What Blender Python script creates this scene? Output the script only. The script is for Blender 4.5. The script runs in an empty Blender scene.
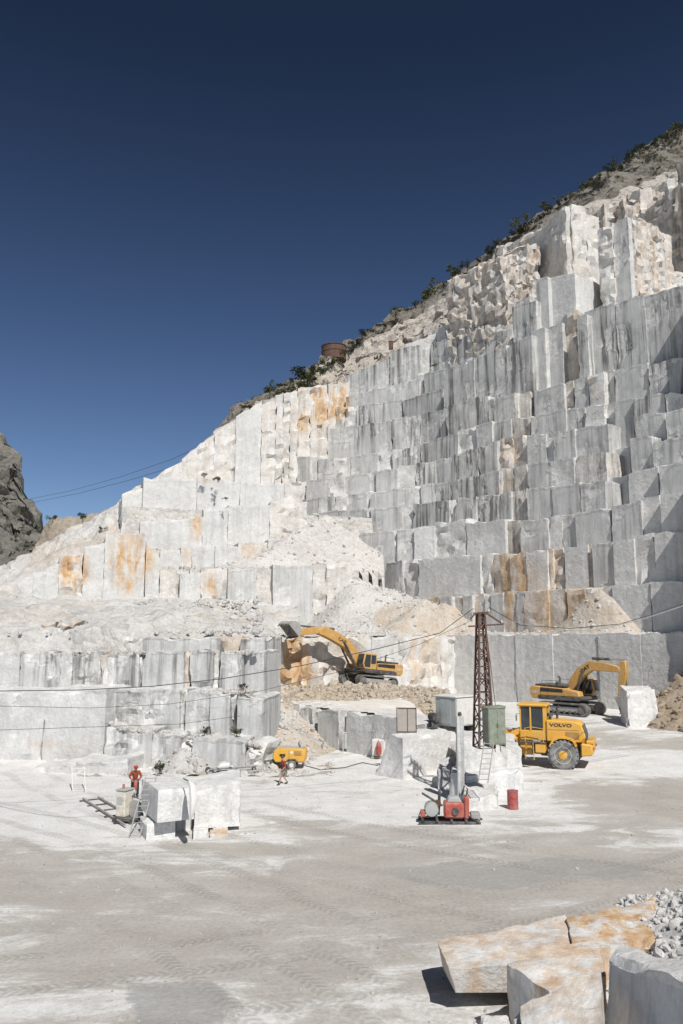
import bpy, bmesh, math, random
from mathutils import Vector, Matrix, noise as mnoise
R = math.radians
random.seed(7)
SC = bpy.context.scene
COL = SC.collection

# ------------------------------------------------------------------ camera, sky, sun, exposure
F = 800.0; CX, CY = 341.5, 512.0; HOR = 632.0
PITCH = math.atan((HOR - CY) / F)
CAM = Vector((0, 0, 9.3))
cd = bpy.data.cameras.new('camera'); cam = bpy.data.objects.new('camera', cd); COL.objects.link(cam)
cam.location = CAM; cam.rotation_euler = (R(90) + PITCH, 0, 0)
cd.sensor_fit = 'VERTICAL'; cd.sensor_height = 36; cd.lens = 36 * F / 1024; cd.clip_end = 5000; cd.clip_start = .1
SC.camera = cam

SUN_AZ, SUN_EL = R(22), R(49)          # azimuth to the right of straight behind the camera
world = bpy.data.worlds.new('World'); SC.world = world; world.use_nodes = True
nt = world.node_tree; nt.nodes.clear()
out = nt.nodes.new('ShaderNodeOutputWorld'); bg = nt.nodes.new('ShaderNodeBackground')
sky = nt.nodes.new('ShaderNodeTexSky'); sky.sky_type = 'NISHITA'; sky.sun_disc = False
sky.sun_elevation = SUN_EL; sky.sun_rotation = math.pi - SUN_AZ
sky.altitude = 1500; sky.air_density = 1.0; sky.dust_density = 0.2; sky.ozone_density = 3.0
hsv = nt.nodes.new('ShaderNodeHueSaturation'); hsv.inputs['Saturation'].default_value = 1.08; hsv.inputs['Hue'].default_value = .507
hsv.inputs['Value'].default_value = 1.0
tc = nt.nodes.new('ShaderNodeTexCoord'); sx = nt.nodes.new('ShaderNodeSeparateXYZ'); nt.links.new(tc.outputs['Generated'], sx.inputs[0])
mr = nt.nodes.new('ShaderNodeMapRange'); nt.links.new(sx.outputs['Z'], mr.inputs['Value'])          # polarised: deeper towards the zenith
for i_, v_ in ((1, .1), (2, .62), (3, .98), (4, .31)): mr.inputs[i_].default_value = v_
nt.links.new(sky.outputs[0], hsv.inputs['Color']); nt.links.new(mr.outputs[0], hsv.inputs['Value']); nt.links.new(hsv.outputs[0], bg.inputs['Color'])
bg.inputs['Strength'].default_value = 0.07
nt.links.new(bg.outputs[0], out.inputs['Surface'])
sd = bpy.data.lights.new('sun', 'SUN'); sun = bpy.data.objects.new('sun', sd); COL.objects.link(sun)
sd.energy = 4.0; sd.angle = R(.5); sd.color = (1, .965, .915)
SUNV = Vector((math.sin(SUN_AZ) * math.cos(SUN_EL), -math.cos(SUN_AZ) * math.cos(SUN_EL), math.sin(SUN_EL)))
sun.rotation_euler = SUNV.to_track_quat('Z', 'Y').to_euler()
SC.view_settings.view_transform = 'Standard'; SC.view_settings.look = 'None'
SC.view_settings.exposure = 0.26; SC.view_settings.gamma = 1

# ------------------------------------------------------------------ pixel <-> place
_f = Vector((0, math.cos(PITCH), math.sin(PITCH))); _u = Vector((0, -math.sin(PITCH), math.cos(PITCH)))
def ray(px, py): return _f + Vector(((px - CX) / F, 0, 0)) + _u * ((CY - py) / F)
def at(px, py, Y):
    d = ray(px, py); return CAM + d * (Y / d.y)
def onz(px, py, z=0.0):
    d = ray(px, py); return CAM + d * ((z - CAM.z) / d.z)
def hit(px, py, n, k):                 # vertical plane n.x X + n.y Y = k
    d = ray(px, py); return CAM + d * (k / (n[0] * d.x + n[1] * d.y))
def lerp(a, b, t): return a + (b - a) * t
def interp(pts, x):
    if x <= pts[0][0]: return pts[0][1]
    for (x0, y0), (x1, y1) in zip(pts, pts[1:]):
        if x <= x1: return lerp(y0, y1, (x - x0) / (x1 - x0))
    return pts[-1][1]
def sstep(a, b, x):
    t = max(0, min(1, (x - a) / (b - a))); return t * t * (3 - 2 * t)
def nz(p, s, o=0.0): return mnoise.noise(Vector((p[0] * s + o, p[1] * s - o * .7, p[2] * s + o * .31)))
def nv(p, s, o=0.0): return mnoise.noise_vector(Vector((p[0] * s + o, p[1] * s - o, p[2] * s + o * .5)))
def vblock(p, s, o=0.0):               # one random push per fracture cell: angular broken rock
    q = Vector((p[0] * s + o, p[1] * s - o, p[2] * s + o * .4)); c = mnoise.voronoi(q)[1][0]
    return mnoise.noise_vector(c * 5.37 + Vector((.3, .7, .1)))
def fbm(p, s, o=0.0): return nz(p, s, o) + .5 * nz(p, s * 2.1, o + 3) + .25 * nz(p, s * 4.3, o + 9)

# ------------------------------------------------------------------ materials
def pin(nt_, k, v, **kw):
    n = nt_.nodes.new(k)
    for a, b in kw.items(): setattr(n, a, b)
    for a, b in (v or {}).items(): n.inputs[a].default_value = b
    return n
def rgba(c): return (c[0], c[1], c[2], 1)
class NT:
    def __init__(s, name):
        s.m = bpy.data.materials.new(name); s.m.use_nodes = True; s.t = s.m.node_tree
        s.bs = s.t.nodes['Principled BSDF']
    def n(s, k, v=None, **kw): return pin(s.t, k, v, **kw)
    def l(s, a, b): s.t.links.new(a, b)
    def coords(s, scale=(1, 1, 1), kind='Object'):
        tc = s.n('ShaderNodeTexCoord'); mp = s.n('ShaderNodeMapping', {'Scale': scale})
        s.l(tc.outputs[kind], mp.inputs['Vector']); return mp.outputs[0]
    def noise(s, co, scale, detail=4, rough=.55, dist=0):
        t = s.n('ShaderNodeTexNoise', {'Scale': scale, 'Detail': detail, 'Roughness': rough, 'Distortion': dist})
        s.l(co, t.inputs['Vector']); return t.outputs['Fac']
    def ramp(s, fac, stops):
        r = s.n('ShaderNodeValToRGB'); e = r.color_ramp.elements
        while len(e) < len(stops): e.new(.5)
        for i, (p, c) in enumerate(stops):
            e[i].position = p; e[i].color = rgba(c) if hasattr(c, '__len__') else (c, c, c, 1)
        s.l(fac, r.inputs[0]); return r.outputs[0]
    def math(s, op, a, b=None, clamp=False):
        m = s.n('ShaderNodeMath', operation=op, use_clamp=clamp)
        for i, v in enumerate((a, b)):
            if v is None: continue
            if isinstance(v, (int, float)): m.inputs[i].default_value = v
            else: s.l(v, m.inputs[i])
        return m.outputs[0]
    def mix(s, fac, a, b, blend='MIX'):
        m = s.n('ShaderNodeMix', data_type='RGBA', blend_type=blend)
        for key, v in ((0, fac), (6, a), (7, b)):
            if isinstance(v, (int, float)): m.inputs[key].default_value = v
            elif isinstance(v, tuple): m.inputs[key].default_value = rgba(v)
            else: s.l(v, m.inputs[key])
        return m.outputs[2]
    def bump(s, h, strength=.5, dist=.1, prev=None):
        b = s.n('ShaderNodeBump', {'Strength': strength, 'Distance': dist}); s.l(h, b.inputs['Height'])
        if prev: s.l(prev, b.inputs['Normal'])
        return b.outputs[0]
    def done(s, col=None, rough=.8, normal=None, metal=0, spec=.3):
        if col is not None:
            if isinstance(col, tuple): s.bs.inputs['Base Color'].default_value = rgba(col)
            else: s.l(col, s.bs.inputs['Base Color'])
        if isinstance(rough, (int, float)): s.bs.inputs['Roughness'].default_value = rough
        else: s.l(rough, s.bs.inputs['Roughness'])
        s.bs.inputs['Metallic'].default_value = metal
        s.bs.inputs['Specular IOR Level'].default_value = spec
        if normal: s.l(normal, s.bs.inputs['Normal'])
        return s.m

def marble_mat(name, sc=1.0, grey=(.51, .512, .505), grey2=(.66, .657, .64), white=(.75, .748, .735)):
    """Sawn / broken marble. Vertex colour 'ck': R rust, G water streaks, B freshly broken."""
    t = NT(name); co = t.coords()
    at_ = t.n('ShaderNodeAttribute', attribute_name='ck'); sp = t.n('ShaderNodeSeparateColor'); t.l(at_.outputs['Color'], sp.inputs[0])
    Rr, Gg, Bb = sp.outputs[0], sp.outputs[1], sp.outputs[2]
    big = t.noise(co, .35 * sc, 5, .6, .6)
    veins = t.noise(t.coords((1, 1, .35)), .9 * sc, 6, .65, 1.5)
    sawn = t.mix(t.ramp(big, [(.3, 0), (.7, 1)]), grey, grey2)
    sawn = t.mix(t.math('MULTIPLY', t.ramp(veins, [(.40, 1), (.5, 0)]), .35), sawn, (.36, .37, .375))
    brk = t.mix(t.ramp(t.noise(co, 1.3 * sc, 6, .7), [(.3, 0), (.65, 1)]), (.57, .562, .54), white)
    bf = t.math('ADD', Bb, t.math('MULTIPLY', t.math('SUBTRACT', t.noise(co, 1.0 * sc, 6, .7), .5), .8), clamp=True)
    bf = t.ramp(bf, [(.25, 0), (.75, 1)])
    col = t.mix(bf, sawn, brk)
    # rust
    rn = t.noise(t.coords((1, 1, .2)), .75 * sc, 8, .7, .5)
    rf = t.math('MULTIPLY', t.ramp(rn, [(.40, 0), (.56, 1)]), Rr, clamp=True)
    rust = t.mix(t.ramp(t.noise(co, 1.1 * sc, 5, .6), [(.35, 0), (.65, 1)]), (.50, .285, .125), (.68, .53, .36))
    col = t.mix(rf, col, rust)
    # water streaks
    st = t.noise(t.coords((1, 1, .05)), 1.15 * sc, 5, .65, .1)
    patch = t.ramp(t.noise(t.coords((1, 1, .6)), .22 * sc, 3, .5), [(.35, .25), (.65, 1)])
    sf = t.math('MULTIPLY', t.math('MULTIPLY', t.ramp(st, [(.47, 0), (.66, 1)]), Gg), patch, clamp=True)
    col = t.mix(t.math('MULTIPLY', sf, .85), col, (.095, .093, .088))
    st2 = t.noise(t.coords((1, 1, .035)), 2.6 * sc, 4, .6)
    col = t.mix(t.math('MULTIPLY', t.math('MULTIPLY', t.ramp(st2, [(.45, 0), (.7, 1)]), t.math('MINIMUM', Gg, 1.0)), .35), col, (.26, .255, .245))
    cr = t.n('ShaderNodeTexVoronoi', {'Scale': .33 * sc, 'Randomness': 1.0}, feature='DISTANCE_TO_EDGE')
    dsp = t.n('ShaderNodeTexNoise', {'Scale': .8 * sc, 'Detail': 5}); t.l(co, dsp.inputs['Vector'])
    t.l(t.mix(.55, t.coords((1, 1, .7)), dsp.outputs['Color'], 'ADD'), cr.inputs['Vector'])
    crk = t.math('MULTIPLY', t.ramp(cr.outputs['Distance'], [(.0, 1), (.016, 0)]), t.ramp(t.noise(co, .3 * sc, 3, .6), [(.52, 0), (.68, .4)]))
    col = t.mix(crk, col, (.15, .145, .135))
    fine = t.ramp(t.noise(co, 5 * sc, 9, .78), [(.28, (.84, .84, .835)), (.72, (1.08, 1.08, 1.08))])
    col = t.mix(1.0, col, fine, 'MULTIPLY')
    h = t.math('ADD', t.math('MULTIPLY', t.noise(co, 1.8 * sc, 8, .68), t.math('ADD', t.math('MULTIPLY', bf, 1.0), .18)), t.math('MULTIPLY', st, .12))
    h = t.math('SUBTRACT', h, t.math('MULTIPLY', crk, .5))
    return t.done(col, .8, t.bump(h, .5, .30 / sc), spec=.25)
M = {}
M['marble'] = marble_mat('quarry_marble')
M['block'] = marble_mat('block_marble', 1.6, (.56, .57, .575), (.67, .675, .675), (.80, .797, .785))

def rubble_mat(name, a, b, c, sc=1.0):
    t = NT(name); co = t.coords()
    v = t.n('ShaderNodeTexVoronoi', {'Scale': 1.6 * sc, 'Randomness': 1.0}); 
    wob = t.mix(.12, co, t.n('ShaderNodeTexNoise', {'Scale': 2.0 * sc}).outputs['Color'])
    t.l(wob, v.inputs['Vector'])
    cell = t.n('ShaderNodeSeparateColor'); t.l(v.outputs['Color'], cell.inputs[0])
    at_ = t.n('ShaderNodeAttribute', attribute_name='ck'); sp = t.n('ShaderNodeSeparateColor'); t.l(at_.outputs['Color'], sp.inputs[0])
    col = t.mix(t.ramp(t.noise(co, .25 * sc, 6, .65), [(.35, 0), (.65, 1)]), a, b)
    col = t.mix(t.math('MULTIPLY', cell.outputs[0], .45), col, c)
    col = t.mix(t.math('MULTIPLY', sp.outputs[0], t.ramp(t.noise(co, .5 * sc, 5, .6), [(.3, .3), (.65, 1)]), True), col, (.56, .44, .31))
    col = t.mix(sp.outputs[1], col, t.mix(t.ramp(t.noise(co, .8, 6, .6), [(.3, 0), (.7, 1)]), (.62, .58, .52), (.74, .71, .67)))
    col = t.mix(1.0, col, t.ramp(t.noise(co, 4 * sc, 5, .7), [(.25, (.72, .72, .72)), (.7, (1.08, 1.08, 1.08))]), 'MULTIPLY')
    h = t.math('ADD', t.math('MULTIPLY', t.noise(co, 2.2 * sc, 8, .75), 1.0), t.math('MULTIPLY', v.outputs['Distance'], -.6))
    return t.done(col, .9, t.bump(h, .8, .4 / sc), spec=.15)
M['rubble'] = rubble_mat('white_rubble', (.70, .685, .655), (.58, .56, .53), (.78, .775, .76))
M['sand'] = rubble_mat('tan_rubble', (.50, .42, .325), (.58, .51, .42), (.60, .55, .47), 1.4)
M['brown'] = rubble_mat('brown_spoil', (.36, .28, .20), (.44, .36, .27), (.52, .45, .37), 1.4)
M['scrub'] = rubble_mat('scrub_slope', (.105, .10, .082), (.19, .178, .158), (.33, .32, .30), .8)
M['mountain'] = rubble_mat('mountain_rock', (.115, .108, .092), (.20, .19, .165), (.30, .29, .265), .35)
M['natural'] = rubble_mat('natural_rock', (.235, .205, .17), (.36, .325, .28), (.50, .465, .41), .6)

# ------------------------------------------------------------------ mesh builders
def link(name, me, mat=None, parent=None, smooth=None):
    o = bpy.data.objects.new(name, me); COL.objects.link(o)
    if mat is not None: me.materials.append(mat)
    if parent is not None: o.parent = parent
    if smooth is not None:
        me.polygons.foreach_set('use_smooth', [True] * len(me.polygons)); me.set_sharp_from_angle(angle=R(smooth))
    return o
ZONES = []
def zone(px, py, Y, rx, rz, amt=1.0): ZONES.append((at(px, py, Y), rx * Y / F, rz * Y / F, amt))
for z_ in ((300, 417, 151, 11, 28, 1.6), (318, 408, 151, 9, 26, 1.6), (338, 400, 151, 12, 22, 1.7), (207, 460, 117, 7, 22, 1.6), (196, 515, 112, 6, 34, 1.5), (127, 560, 98, 22, 34, 1.6), (72, 572, 97, 15, 22, 1.5),
           (224, 455, 118, 10, 24, .7), (212, 583, 101, 15, 18, .8), (265, 580, 103, 8, 18, .6), (318, 585, 105, 7, 20, .8), (172, 590, 98, 9, 16, .8), (508, 500, 112, 8, 50, .7), (520, 450, 115, 8, 40, .6),
           (284, 672, 81, 28, 50, 2.4), (345, 660, 86, 30, 26, .5), (425, 662, 94, 22, 30, .6), (518, 572, 96, 24, 22, .6), (580, 605, 86, 22, 18, .6), (545, 390, 130, 8, 90, .5),
           (592, 365, 110, 5, 50, .25), (545, 260, 140, 26, 50, .6), (90, 635, 66, 22, 10, .5), (110, 670, 63, 4, 18, .6), (30, 755, 55, 60, 8, .35)): zone(*z_)
def rust_at(p):
    r = 0
    for c, rx, rz, am in ZONES:
        dx = (p[0] - c[0]) ** 2 + .25 * (p[1] - c[1]) ** 2; dz = p[2] - c[2]
        if abs(dz) < rz * 1.4 and dx < 2 * rx * rx:
            q = math.sqrt(dx / (rx * rx) + (dz / rz) ** 2); r = max(r, am * (1 - sstep(.55, 1.25, q + .35 * nz(p, .5, 3))))
    return r
class RB:
    """collects rock geometry with the 'ck' colour"""
    def __init__(s): s.v = []; s.f = []; s.c = []
    def add(s, p, c): s.v.append((p[0], p[1], p[2])); s.c.append((c[0], c[1], c[2], 1)); return len(s.v) - 1
    def hexa(s, q, n, amp=.1, chip=.3, ck=(0, .3, .1), seed=0.0, skip=('back', 'bot'), ns=.5, top_rough=.15, patchy=0, face_ck=None, zones=False, jag=0):
        """q: 8 corners, bottom [fl,fr,br,bl] then top; n=(nu,nv,nw): across, up, deep"""
        nu, nv_, nw = n; ids = {}
        q = [Vector(a) for a in q]
        ctr = sum(q, Vector()) / 8
        def P(i, j, k):
            key = (i, j, k)
            if key in ids: return ids[key]
            a, b, c = i / nu, j / nv_, k / nw
            bot = q[0].lerp(q[1], a).lerp(q[3].lerp(q[2], a), c); top = q[4].lerp(q[5], a).lerp(q[7].lerp(q[6], a), c)
            p = bot.lerp(top, b)
            ext = (i in (0, nu)) + (j in (0, nv_)) + (k in (0, nw))
            d = nv(p, ns, seed) * amp + nv(p, ns * 3.1, seed + 5) * (amp * .4)
            if jag: d = d * .45 + vblock(p, .7, seed) * jag + vblock(p, 1.7, seed) * (jag * .5)
            r, g, bl = ck
            if face_ck and j == nv_ : r, g, bl = face_ck
            if k == 0 and j > 0 and patchy:
                e = sstep(.27, .36, nz(p, .28, seed + 21) + .35 * nz(p, 1.3, seed + 31) + .2 * (b - .5))
                d += (ctr - p).normalized() * e * .28 * patchy + nv(p, 1.1, seed + 3) * e * .15 * patchy
                bl = max(bl, e * min(1, patchy * 1.2))
            if ext >= 2 and j > 0:
                e = max(0, nz(p, .55, seed + 11) - .08) * chip * 2.2 + max(0, nz(p, 1.9, seed + 17)) * chip * .35
                dirc = (ctr - p); dirc.normalize(); d = d * .5 + dirc * e
                bl = max(bl, min(1, .3 + 1.5 * e / max(chip, .01)))
            if j == nv_:
                d.z += nz(p, .9, seed + 2) * top_rough - abs(nz(p, 2.3, seed + 4)) * top_rough
                bl = max(bl, .8)
            if j == 0: d = Vector()
            if k == 0 and patchy is not None and zones: r = max(r, rust_at(p) * (1.05 if r < .3 else 1)); 
            p = p + d
            ids[key] = s.add(p, (r, g, bl)); return ids[key]
        def grid(fn, m1, m2, flip=False):
            for x in range(m1):
                for y in range(m2):
                    f = [fn(x, y), fn(x + 1, y), fn(x + 1, y + 1), fn(x, y + 1)]
                    s.f.append(tuple(reversed(f)) if flip else tuple(f))
        grid(lambda x, y: P(x, y, 0), nu, nv_)
        if 'back' not in skip: grid(lambda x, y: P(x, y, nw), nu, nv_, True)
        grid(lambda x, y: P(nu, y, x), nw, nv_)
        grid(lambda x, y: P(0, y, x), nw, nv_, True)
        grid(lambda x, y: P(x, nv_, y), nu, nw)
        if 'bot' not in skip: grid(lambda x, y: P(x, 0, y), nu, nw, True)
    def loft(s, rows, nu, nvs, amp=.3, ns=.3, ck=(0, 0, .5), fine=.1, seed=0., ckf=None, jag=None):
        """rows: polylines of 3-D points from low to high; nvs: subdivisions between consecutive rows"""
        def resample(pl):
            L = [0]
            for a, b in zip(pl, pl[1:]): L.append(L[-1] + (Vector(b) - Vector(a)).length)
            o = []
            for i in range(nu + 1):
                t = L[-1] * i / nu; k = 0
                while k < len(L) - 2 and L[k + 1] < t: k += 1
                o.append(Vector(pl[k]).lerp(Vector(pl[k + 1]), (t - L[k]) / max(1e-6, L[k + 1] - L[k])))
            return o
        rr = [resample(r) for r in rows]; g = []
        for a, b, m in zip(rr, rr[1:], nvs):
            for j in range(m): g.append([p.lerp(q, j / m) for p, q in zip(a, b)])
        g.append(rr[-1]); ids = []
        for row in g:
            l = []
            for p in row:
                d = nv(p, ns, seed) * amp + nv(p, ns * 2.7, seed + 3) * amp * .5 + nv(p, ns * 8, seed + 7) * fine
                if jag: d = d + vblock(p, jag[0], seed) * jag[1]
                c = ckf(p) if ckf else ck
                l.append(s.add(p + d, c))
            ids.append(l)
        for a, b in zip(ids, ids[1:]):
            for i in range(nu): s.f.append((a[i], a[i + 1], b[i + 1], b[i]))
    def stone(s, p, r, ck, sq=.7, n=1):
        """one small angular stone"""
        bm = bmesh.new(); bmesh.ops.create_icosphere(bm, subdivisions=n, radius=1)
        sc = Vector((random.uniform(.6, 1.2), random.uniform(.6, 1.2), random.uniform(.45, .9) * sq / .7)) * r
        rot = Matrix.Rotation(random.random() * 6.28, 3, Vector((random.gauss(0, 1), random.gauss(0, 1), random.gauss(0, 1) + .1)).normalized())
        k = random.random() * 50; base = len(s.v)
        for v in bm.verts:
            w = rot @ Vector((v.co.x * sc.x, v.co.y * sc.y, v.co.z * sc.z))
            w *= 1 + .35 * mnoise.noise(v.co * 1.7 + Vector((k, k, k)))
            s.add(Vector(p) + w, ck)
        for f in bm.faces: s.f.append(tuple(base + v.index for v in f.verts))
        bm.free()
    def build(s, name, mat, parent=None, smooth=27, origin=None):
        me = bpy.data.meshes.new(name)
        vs = s.v
        if origin is not None: vs = [(a[0] - origin[0], a[1] - origin[1], a[2] - origin[2]) for a in s.v]
        me.from_pydata(vs, [], s.f)
        ca = me.color_attributes.new('ck', 'FLOAT_COLOR', 'POINT')
        ca.data.foreach_set('color', [x for c in s.c for x in c])
        me.update()
        o = link(name, me, mat, parent, smooth)
        if origin is not None: o.location = origin
        return o
def structure(o): o['kind'] = 'structure'; return o
def stuff(o): o['kind'] = 'stuff'; return o
def tag(o, label, cat, group=None):
    o['label'] = label; o['category'] = cat
    if group: o['group'] = group
    return o

# ------------------------------------------------------------------ quarry plan directions
D1 = Vector((-.643, .766, 0)); N1 = (-.766, -.643)      # long grey benches running away to the left, grazed by the sun
D2 = Vector((.766, .643, 0)); N2 = (.643, -.766)        # cross faces, full in the sun
NMID = (-.47, -.883)
DL = Vector((.951, .309, 0)); NL = (.309, -.951)        # left-hand face, nearly square to the camera
KIND = {                      # rust, streak, broken ; roughness amp, chip, relief scale
    'g': ((0, .75, .05), .05, .22, .5),
    'G': ((0, 1.8, .03), .07, .25, .5),
    'h': ((0, .25, .6), .04, .15, .4),
    'b': ((0, .3, .95), .03, .12, .4),
    'w': ((.05, .15, 1), .40, .45, .6),
    'o': ((.95, .5, .75), .35, .4, .5),
    't': ((.5, .25, .8), .30, .35, .5),
    'T': ((.28, 1.3, .85), .30, .35, .5),
    'd': ((.05, 1.9, .25), .25, .35, .5),
    'r': ((.5, .9, .55), .7, .6, .3),
    'W': ((.20, .3, .9), .55, .5, .35),
    'n': ((.42, 1.1, .28), .9, .6, .3),
    's': ((0, .25, .45), .15, .25, .3),
}
def bench(B, n, d, k, segs, tops, x0, bots, thick=9, cell=.65, jit=.2, merge=.72, flat=.6):
    """segs: (px end, kind, [extra depth, [top px shift]]); tops/bots: pixel polylines (or a z value for bots)"""
    mg = []
    for sg in segs:                       # neighbouring sawn faces in one plane run on as one face
        if mg and sg[1] in 'gGhs' and mg[-1][1] in 'gGhs' and len(sg) == 2 and len(mg[-1]) == 2 and random.random() < merge: mg[-1] = (sg[0], random.choice((sg[1], mg[-1][1])))
        else: mg.append(tuple(sg))
    for sg in mg:
        x1, kind = sg[0], sg[1]; dw = sg[2] if len(sg) > 2 else 0; dt = sg[3] if len(sg) > 3 else 0
        ck, amp, chip, ns = KIND[kind]
        kk = k + dw + random.uniform(-jit, jit)
        nn = (-n[0], -n[1])
        yt0, yt1 = interp(tops, x0) + dt, interp(tops, x1) + dt
        a = hit(x0, (yt0 + yt1) / 2 + 8, nn, kk); b = hit(x1, (yt0 + yt1) / 2 + 8, nn, kk)
        za = hit(x0, yt0, nn, kk).z; zb = hit(x1, yt1, nn, kk).z
        zm = (za + zb) / 2; za = lerp(za, zm, flat); zb = lerp(zb, zm, flat)
        z0 = bots if isinstance(bots, (int, float)) else hit((x0 + x1) / 2, interp(bots, (x0 + x1) / 2), nn, kk).z
        z0 = min(z0, min(za, zb) - .5)
        back = Vector((-n[0], -n[1], 0)) * thick
        L = (b - a).length; H = zm - z0
        nu = max(2, min(60, int(L / cell))); nvv = max(2, min(40, int(H / cell))); nw = max(2, int(thick / (cell * 1.2 if kind in 'nrW' else 1.5)))
        q = [Vector((a.x, a.y, z0)), Vector((b.x, b.y, z0))]
        q += [q[1] + back, q[0] + back]
        q += [Vector((a.x, a.y, za)), Vector((b.x, b.y, zb))]
        q += [q[5] + back, q[4] + back]
        B.hexa(q, (nu, nvv, nw), amp, chip, ck, random.random() * 90, ns=ns, top_rough=.25, zones=True, jag={'n': .95, 'r': .7, 'W': .55, 'w': .45, 'o': .3, 'T': .3, 't': .25, 'd': .2, 's': .10}.get(kind, 0), patchy={'h': .6, 'b': .25, 'g': 1, 'G': 1, 's': .5, 'd': 1}.get(kind, 0))
        x0 = x1

# ================================================================== GROUND
def floor_z(x, y):
    z = 0.012 * max(0, x - 2) + .5 * sstep(50, 85, y) + .9 * sstep(8, 22, x) * sstep(40, 90, y)
    z += .10 * mnoise.noise(Vector((x * .12, y * .12, 3))) + .03 * mnoise.noise(Vector((x * .6, y * .6, 8)))
    # worn ramp from the near bank on the right
    z += 2.2 * sstep(6, 14, x - .1 * (y - 18)) * (1 - sstep(17, 30, y))
    return z
def on_floor(px, py):
    p = onz(px, py, 0)
    for _ in range(12): p = onz(px, py, floor_z(p.x, p.y))
    return p
def pix(p):
    d = Vector(p) - CAM; w = d.dot(_f)
    return CX + F * d.x / w, CY - F * d.dot(_u) / w
def build_floor():
    B = RB(); xs = []; ys = []
    x = -75.0
    while x < 75: xs.append(x); x += .45 if -28 < x < 32 else 1.6
    y = 8.0
    while y < 135: ys.append(y); y += .4 if y < 62 else .9
    grid = []
    for y in ys:
        row = []
        for x in xs:
            z = floor_z(x, y)
            wet = .5 + .9 * fbm((x * .7, y * 1.2, 0), .11, 4)
            # dry dusted working area round the machines, damp haul road in front and to the right
            wk = sstep(38, 47, y + 2.2 * mnoise.noise(Vector((x * .25, y * .25, 1)))) * (1 - sstep(9, 17, x - .12 * (y - 46)))
            wk = max(wk, sstep(64, 72, y) * (1 - .55 * sstep(16, 26, x)))
            # the pale skirt in the lower middle and the far right dry bank
            road = sstep(24, 31, y) * (1 - sstep(34, 43, y - .55 * (x + 4))) * sstep(-7, 0, x + .0)
            w = wet * .75 + .55 * road
            w = w * (1 - wk) + wk * (.0 + .25 * wet)
            wx, wy = x + 1.6 * mnoise.noise(Vector((x * .4, y * .4, 2))), y + 1.6 * mnoise.noise(Vector((x * .4, y * .4, 12)))
            pl = max(1 - math.hypot((wx + 4.6 + .3 * (wy - 22)) / 1.5, (wy - 21.8) / 1.6), 1 - math.hypot((wx - 6.5) / 6, (wy - 33) / 1.5)) * .45
            row.append(B.add((x, y, z), (0, max(0, min(1.3, w)), max(0, min(1, .5 + pl)))))
        grid.append(row)
    for a, b in zip(grid, grid[1:]):
        for i in range(len(xs) - 1): B.f.append((a[i], a[i + 1], b[i + 1], b[i]))
    t = NT('quarry_dust'); co = t.coords()
    at_ = t.n('ShaderNodeAttribute', attribute_name='ck'); sp = t.n('ShaderNodeSeparateColor'); t.l(at_.outputs['Color'], sp.inputs[0])
    w = sp.outputs[1]
    nn = t.noise(t.coords((.75, 1.7, 1)), .3, 12, .72, .6)
    n2 = t.noise(co, 1.4, 8, .75, .3)
    ww = t.math('ADD', t.math('MULTIPLY', t.math('SUBTRACT', w, .45), .75), t.math('ADD', .45, t.math('ADD', t.math('MULTIPLY', t.math('SUBTRACT', nn, .5), 1.9), t.math('MULTIPLY', t.math('SUBTRACT', n2, .5), .35))))
    wf = t.ramp(ww, [(.36, 0), (.47, .55), (.56, .85), (.9, 1)])
    mud = t.mix(t.ramp(t.noise(co, .35, 8, .68), [(.35, 0), (.65, 1)]), (.40, .372, .335), (.485, .457, .415))
    dust = t.mix(t.ramp(t.noise(co, .7, 9, .7), [(.3, 0), (.62, 1)]), (.62, .61, .58), (.77, .765, .75))
    col = t.mix(wf, dust, mud)
    pool = t.ramp(t.math('ADD', sp.outputs[2], t.math('MULTIPLY', t.math('SUBTRACT', n2, .5), .5)), [(.5, 0), (.58, 1)])
    col = t.mix(t.math('MULTIPLY', pool, .75), col, (.375, .37, .355))
    # tyre tracks: wide arcs of tread marks
    tc2 = t.n('ShaderNodeTexCoord'); sep = t.n('ShaderNodeSeparateXYZ'); t.l(tc2.outputs['Object'], sep.inputs[0])
    band = None
    for (cx, cy, r0, rs) in ((-28, 98, 76, (0, 2.3, 5.1, 7.4)), (60, 110, 91, (0, 2.3, 6.0, 8.3)), (-70, -28, 84, (0, 2.3, 4.0, 6.3))):
        dx = t.math('SUBTRACT', sep.outputs[0], cx); dy = t.math('SUBTRACT', sep.outputs[1], cy)
        rr = t.math('SQRT', t.math('ADD', t.math('MULTIPLY', dx, dx), t.math('MULTIPLY', dy, dy)))
        rr = t.math('ADD', rr, t.math('MULTIPLY', t.noise(co, .25, 2), .8))
        an = t.math('MULTIPLY', t.math('ARCTAN2', dy, dx), r0 * 7.5)
        for k in rs:
            off = t.math('ABSOLUTE', t.math('SUBTRACT', rr, r0 + k))
            inside = t.ramp(off, [(.24, 1), (.33, 0)])
            lug = t.math('PINGPONG', t.math('ADD', an, t.math('MULTIPLY', off, 5.0)), 1.0)
            b_ = t.math('MULTIPLY', inside, t.ramp(lug, [(.3, .3), (.65, 1)]))
            band = b_ if band is None else t.math('MAXIMUM', band, b_)
    band = t.math('MULTIPLY', band, t.ramp(t.noise(co, .16, 4, .6), [(.40, .05), (.55, 1)]))
    col = t.mix(t.math('MULTIPLY', band, .36), col, (.27, .255, .23))
    # grit
    col = t.mix(1.0, col, t.ramp(t.noise(co, 7, 7, .8), [(.3, (.74, .74, .74)), (.7, (1.1, 1.1, 1.1))]), 'MULTIPLY')
    h = t.math('SUBTRACT', t.math('MULTIPLY', t.noise(co, 2.6, 9, .75), .8), t.math('MULTIPLY', band, .2))
    m = t.done(col, t.ramp(pool, [(0, .9), (1, .45)]), t.bump(h, .6, .12), spec=.25)
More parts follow.
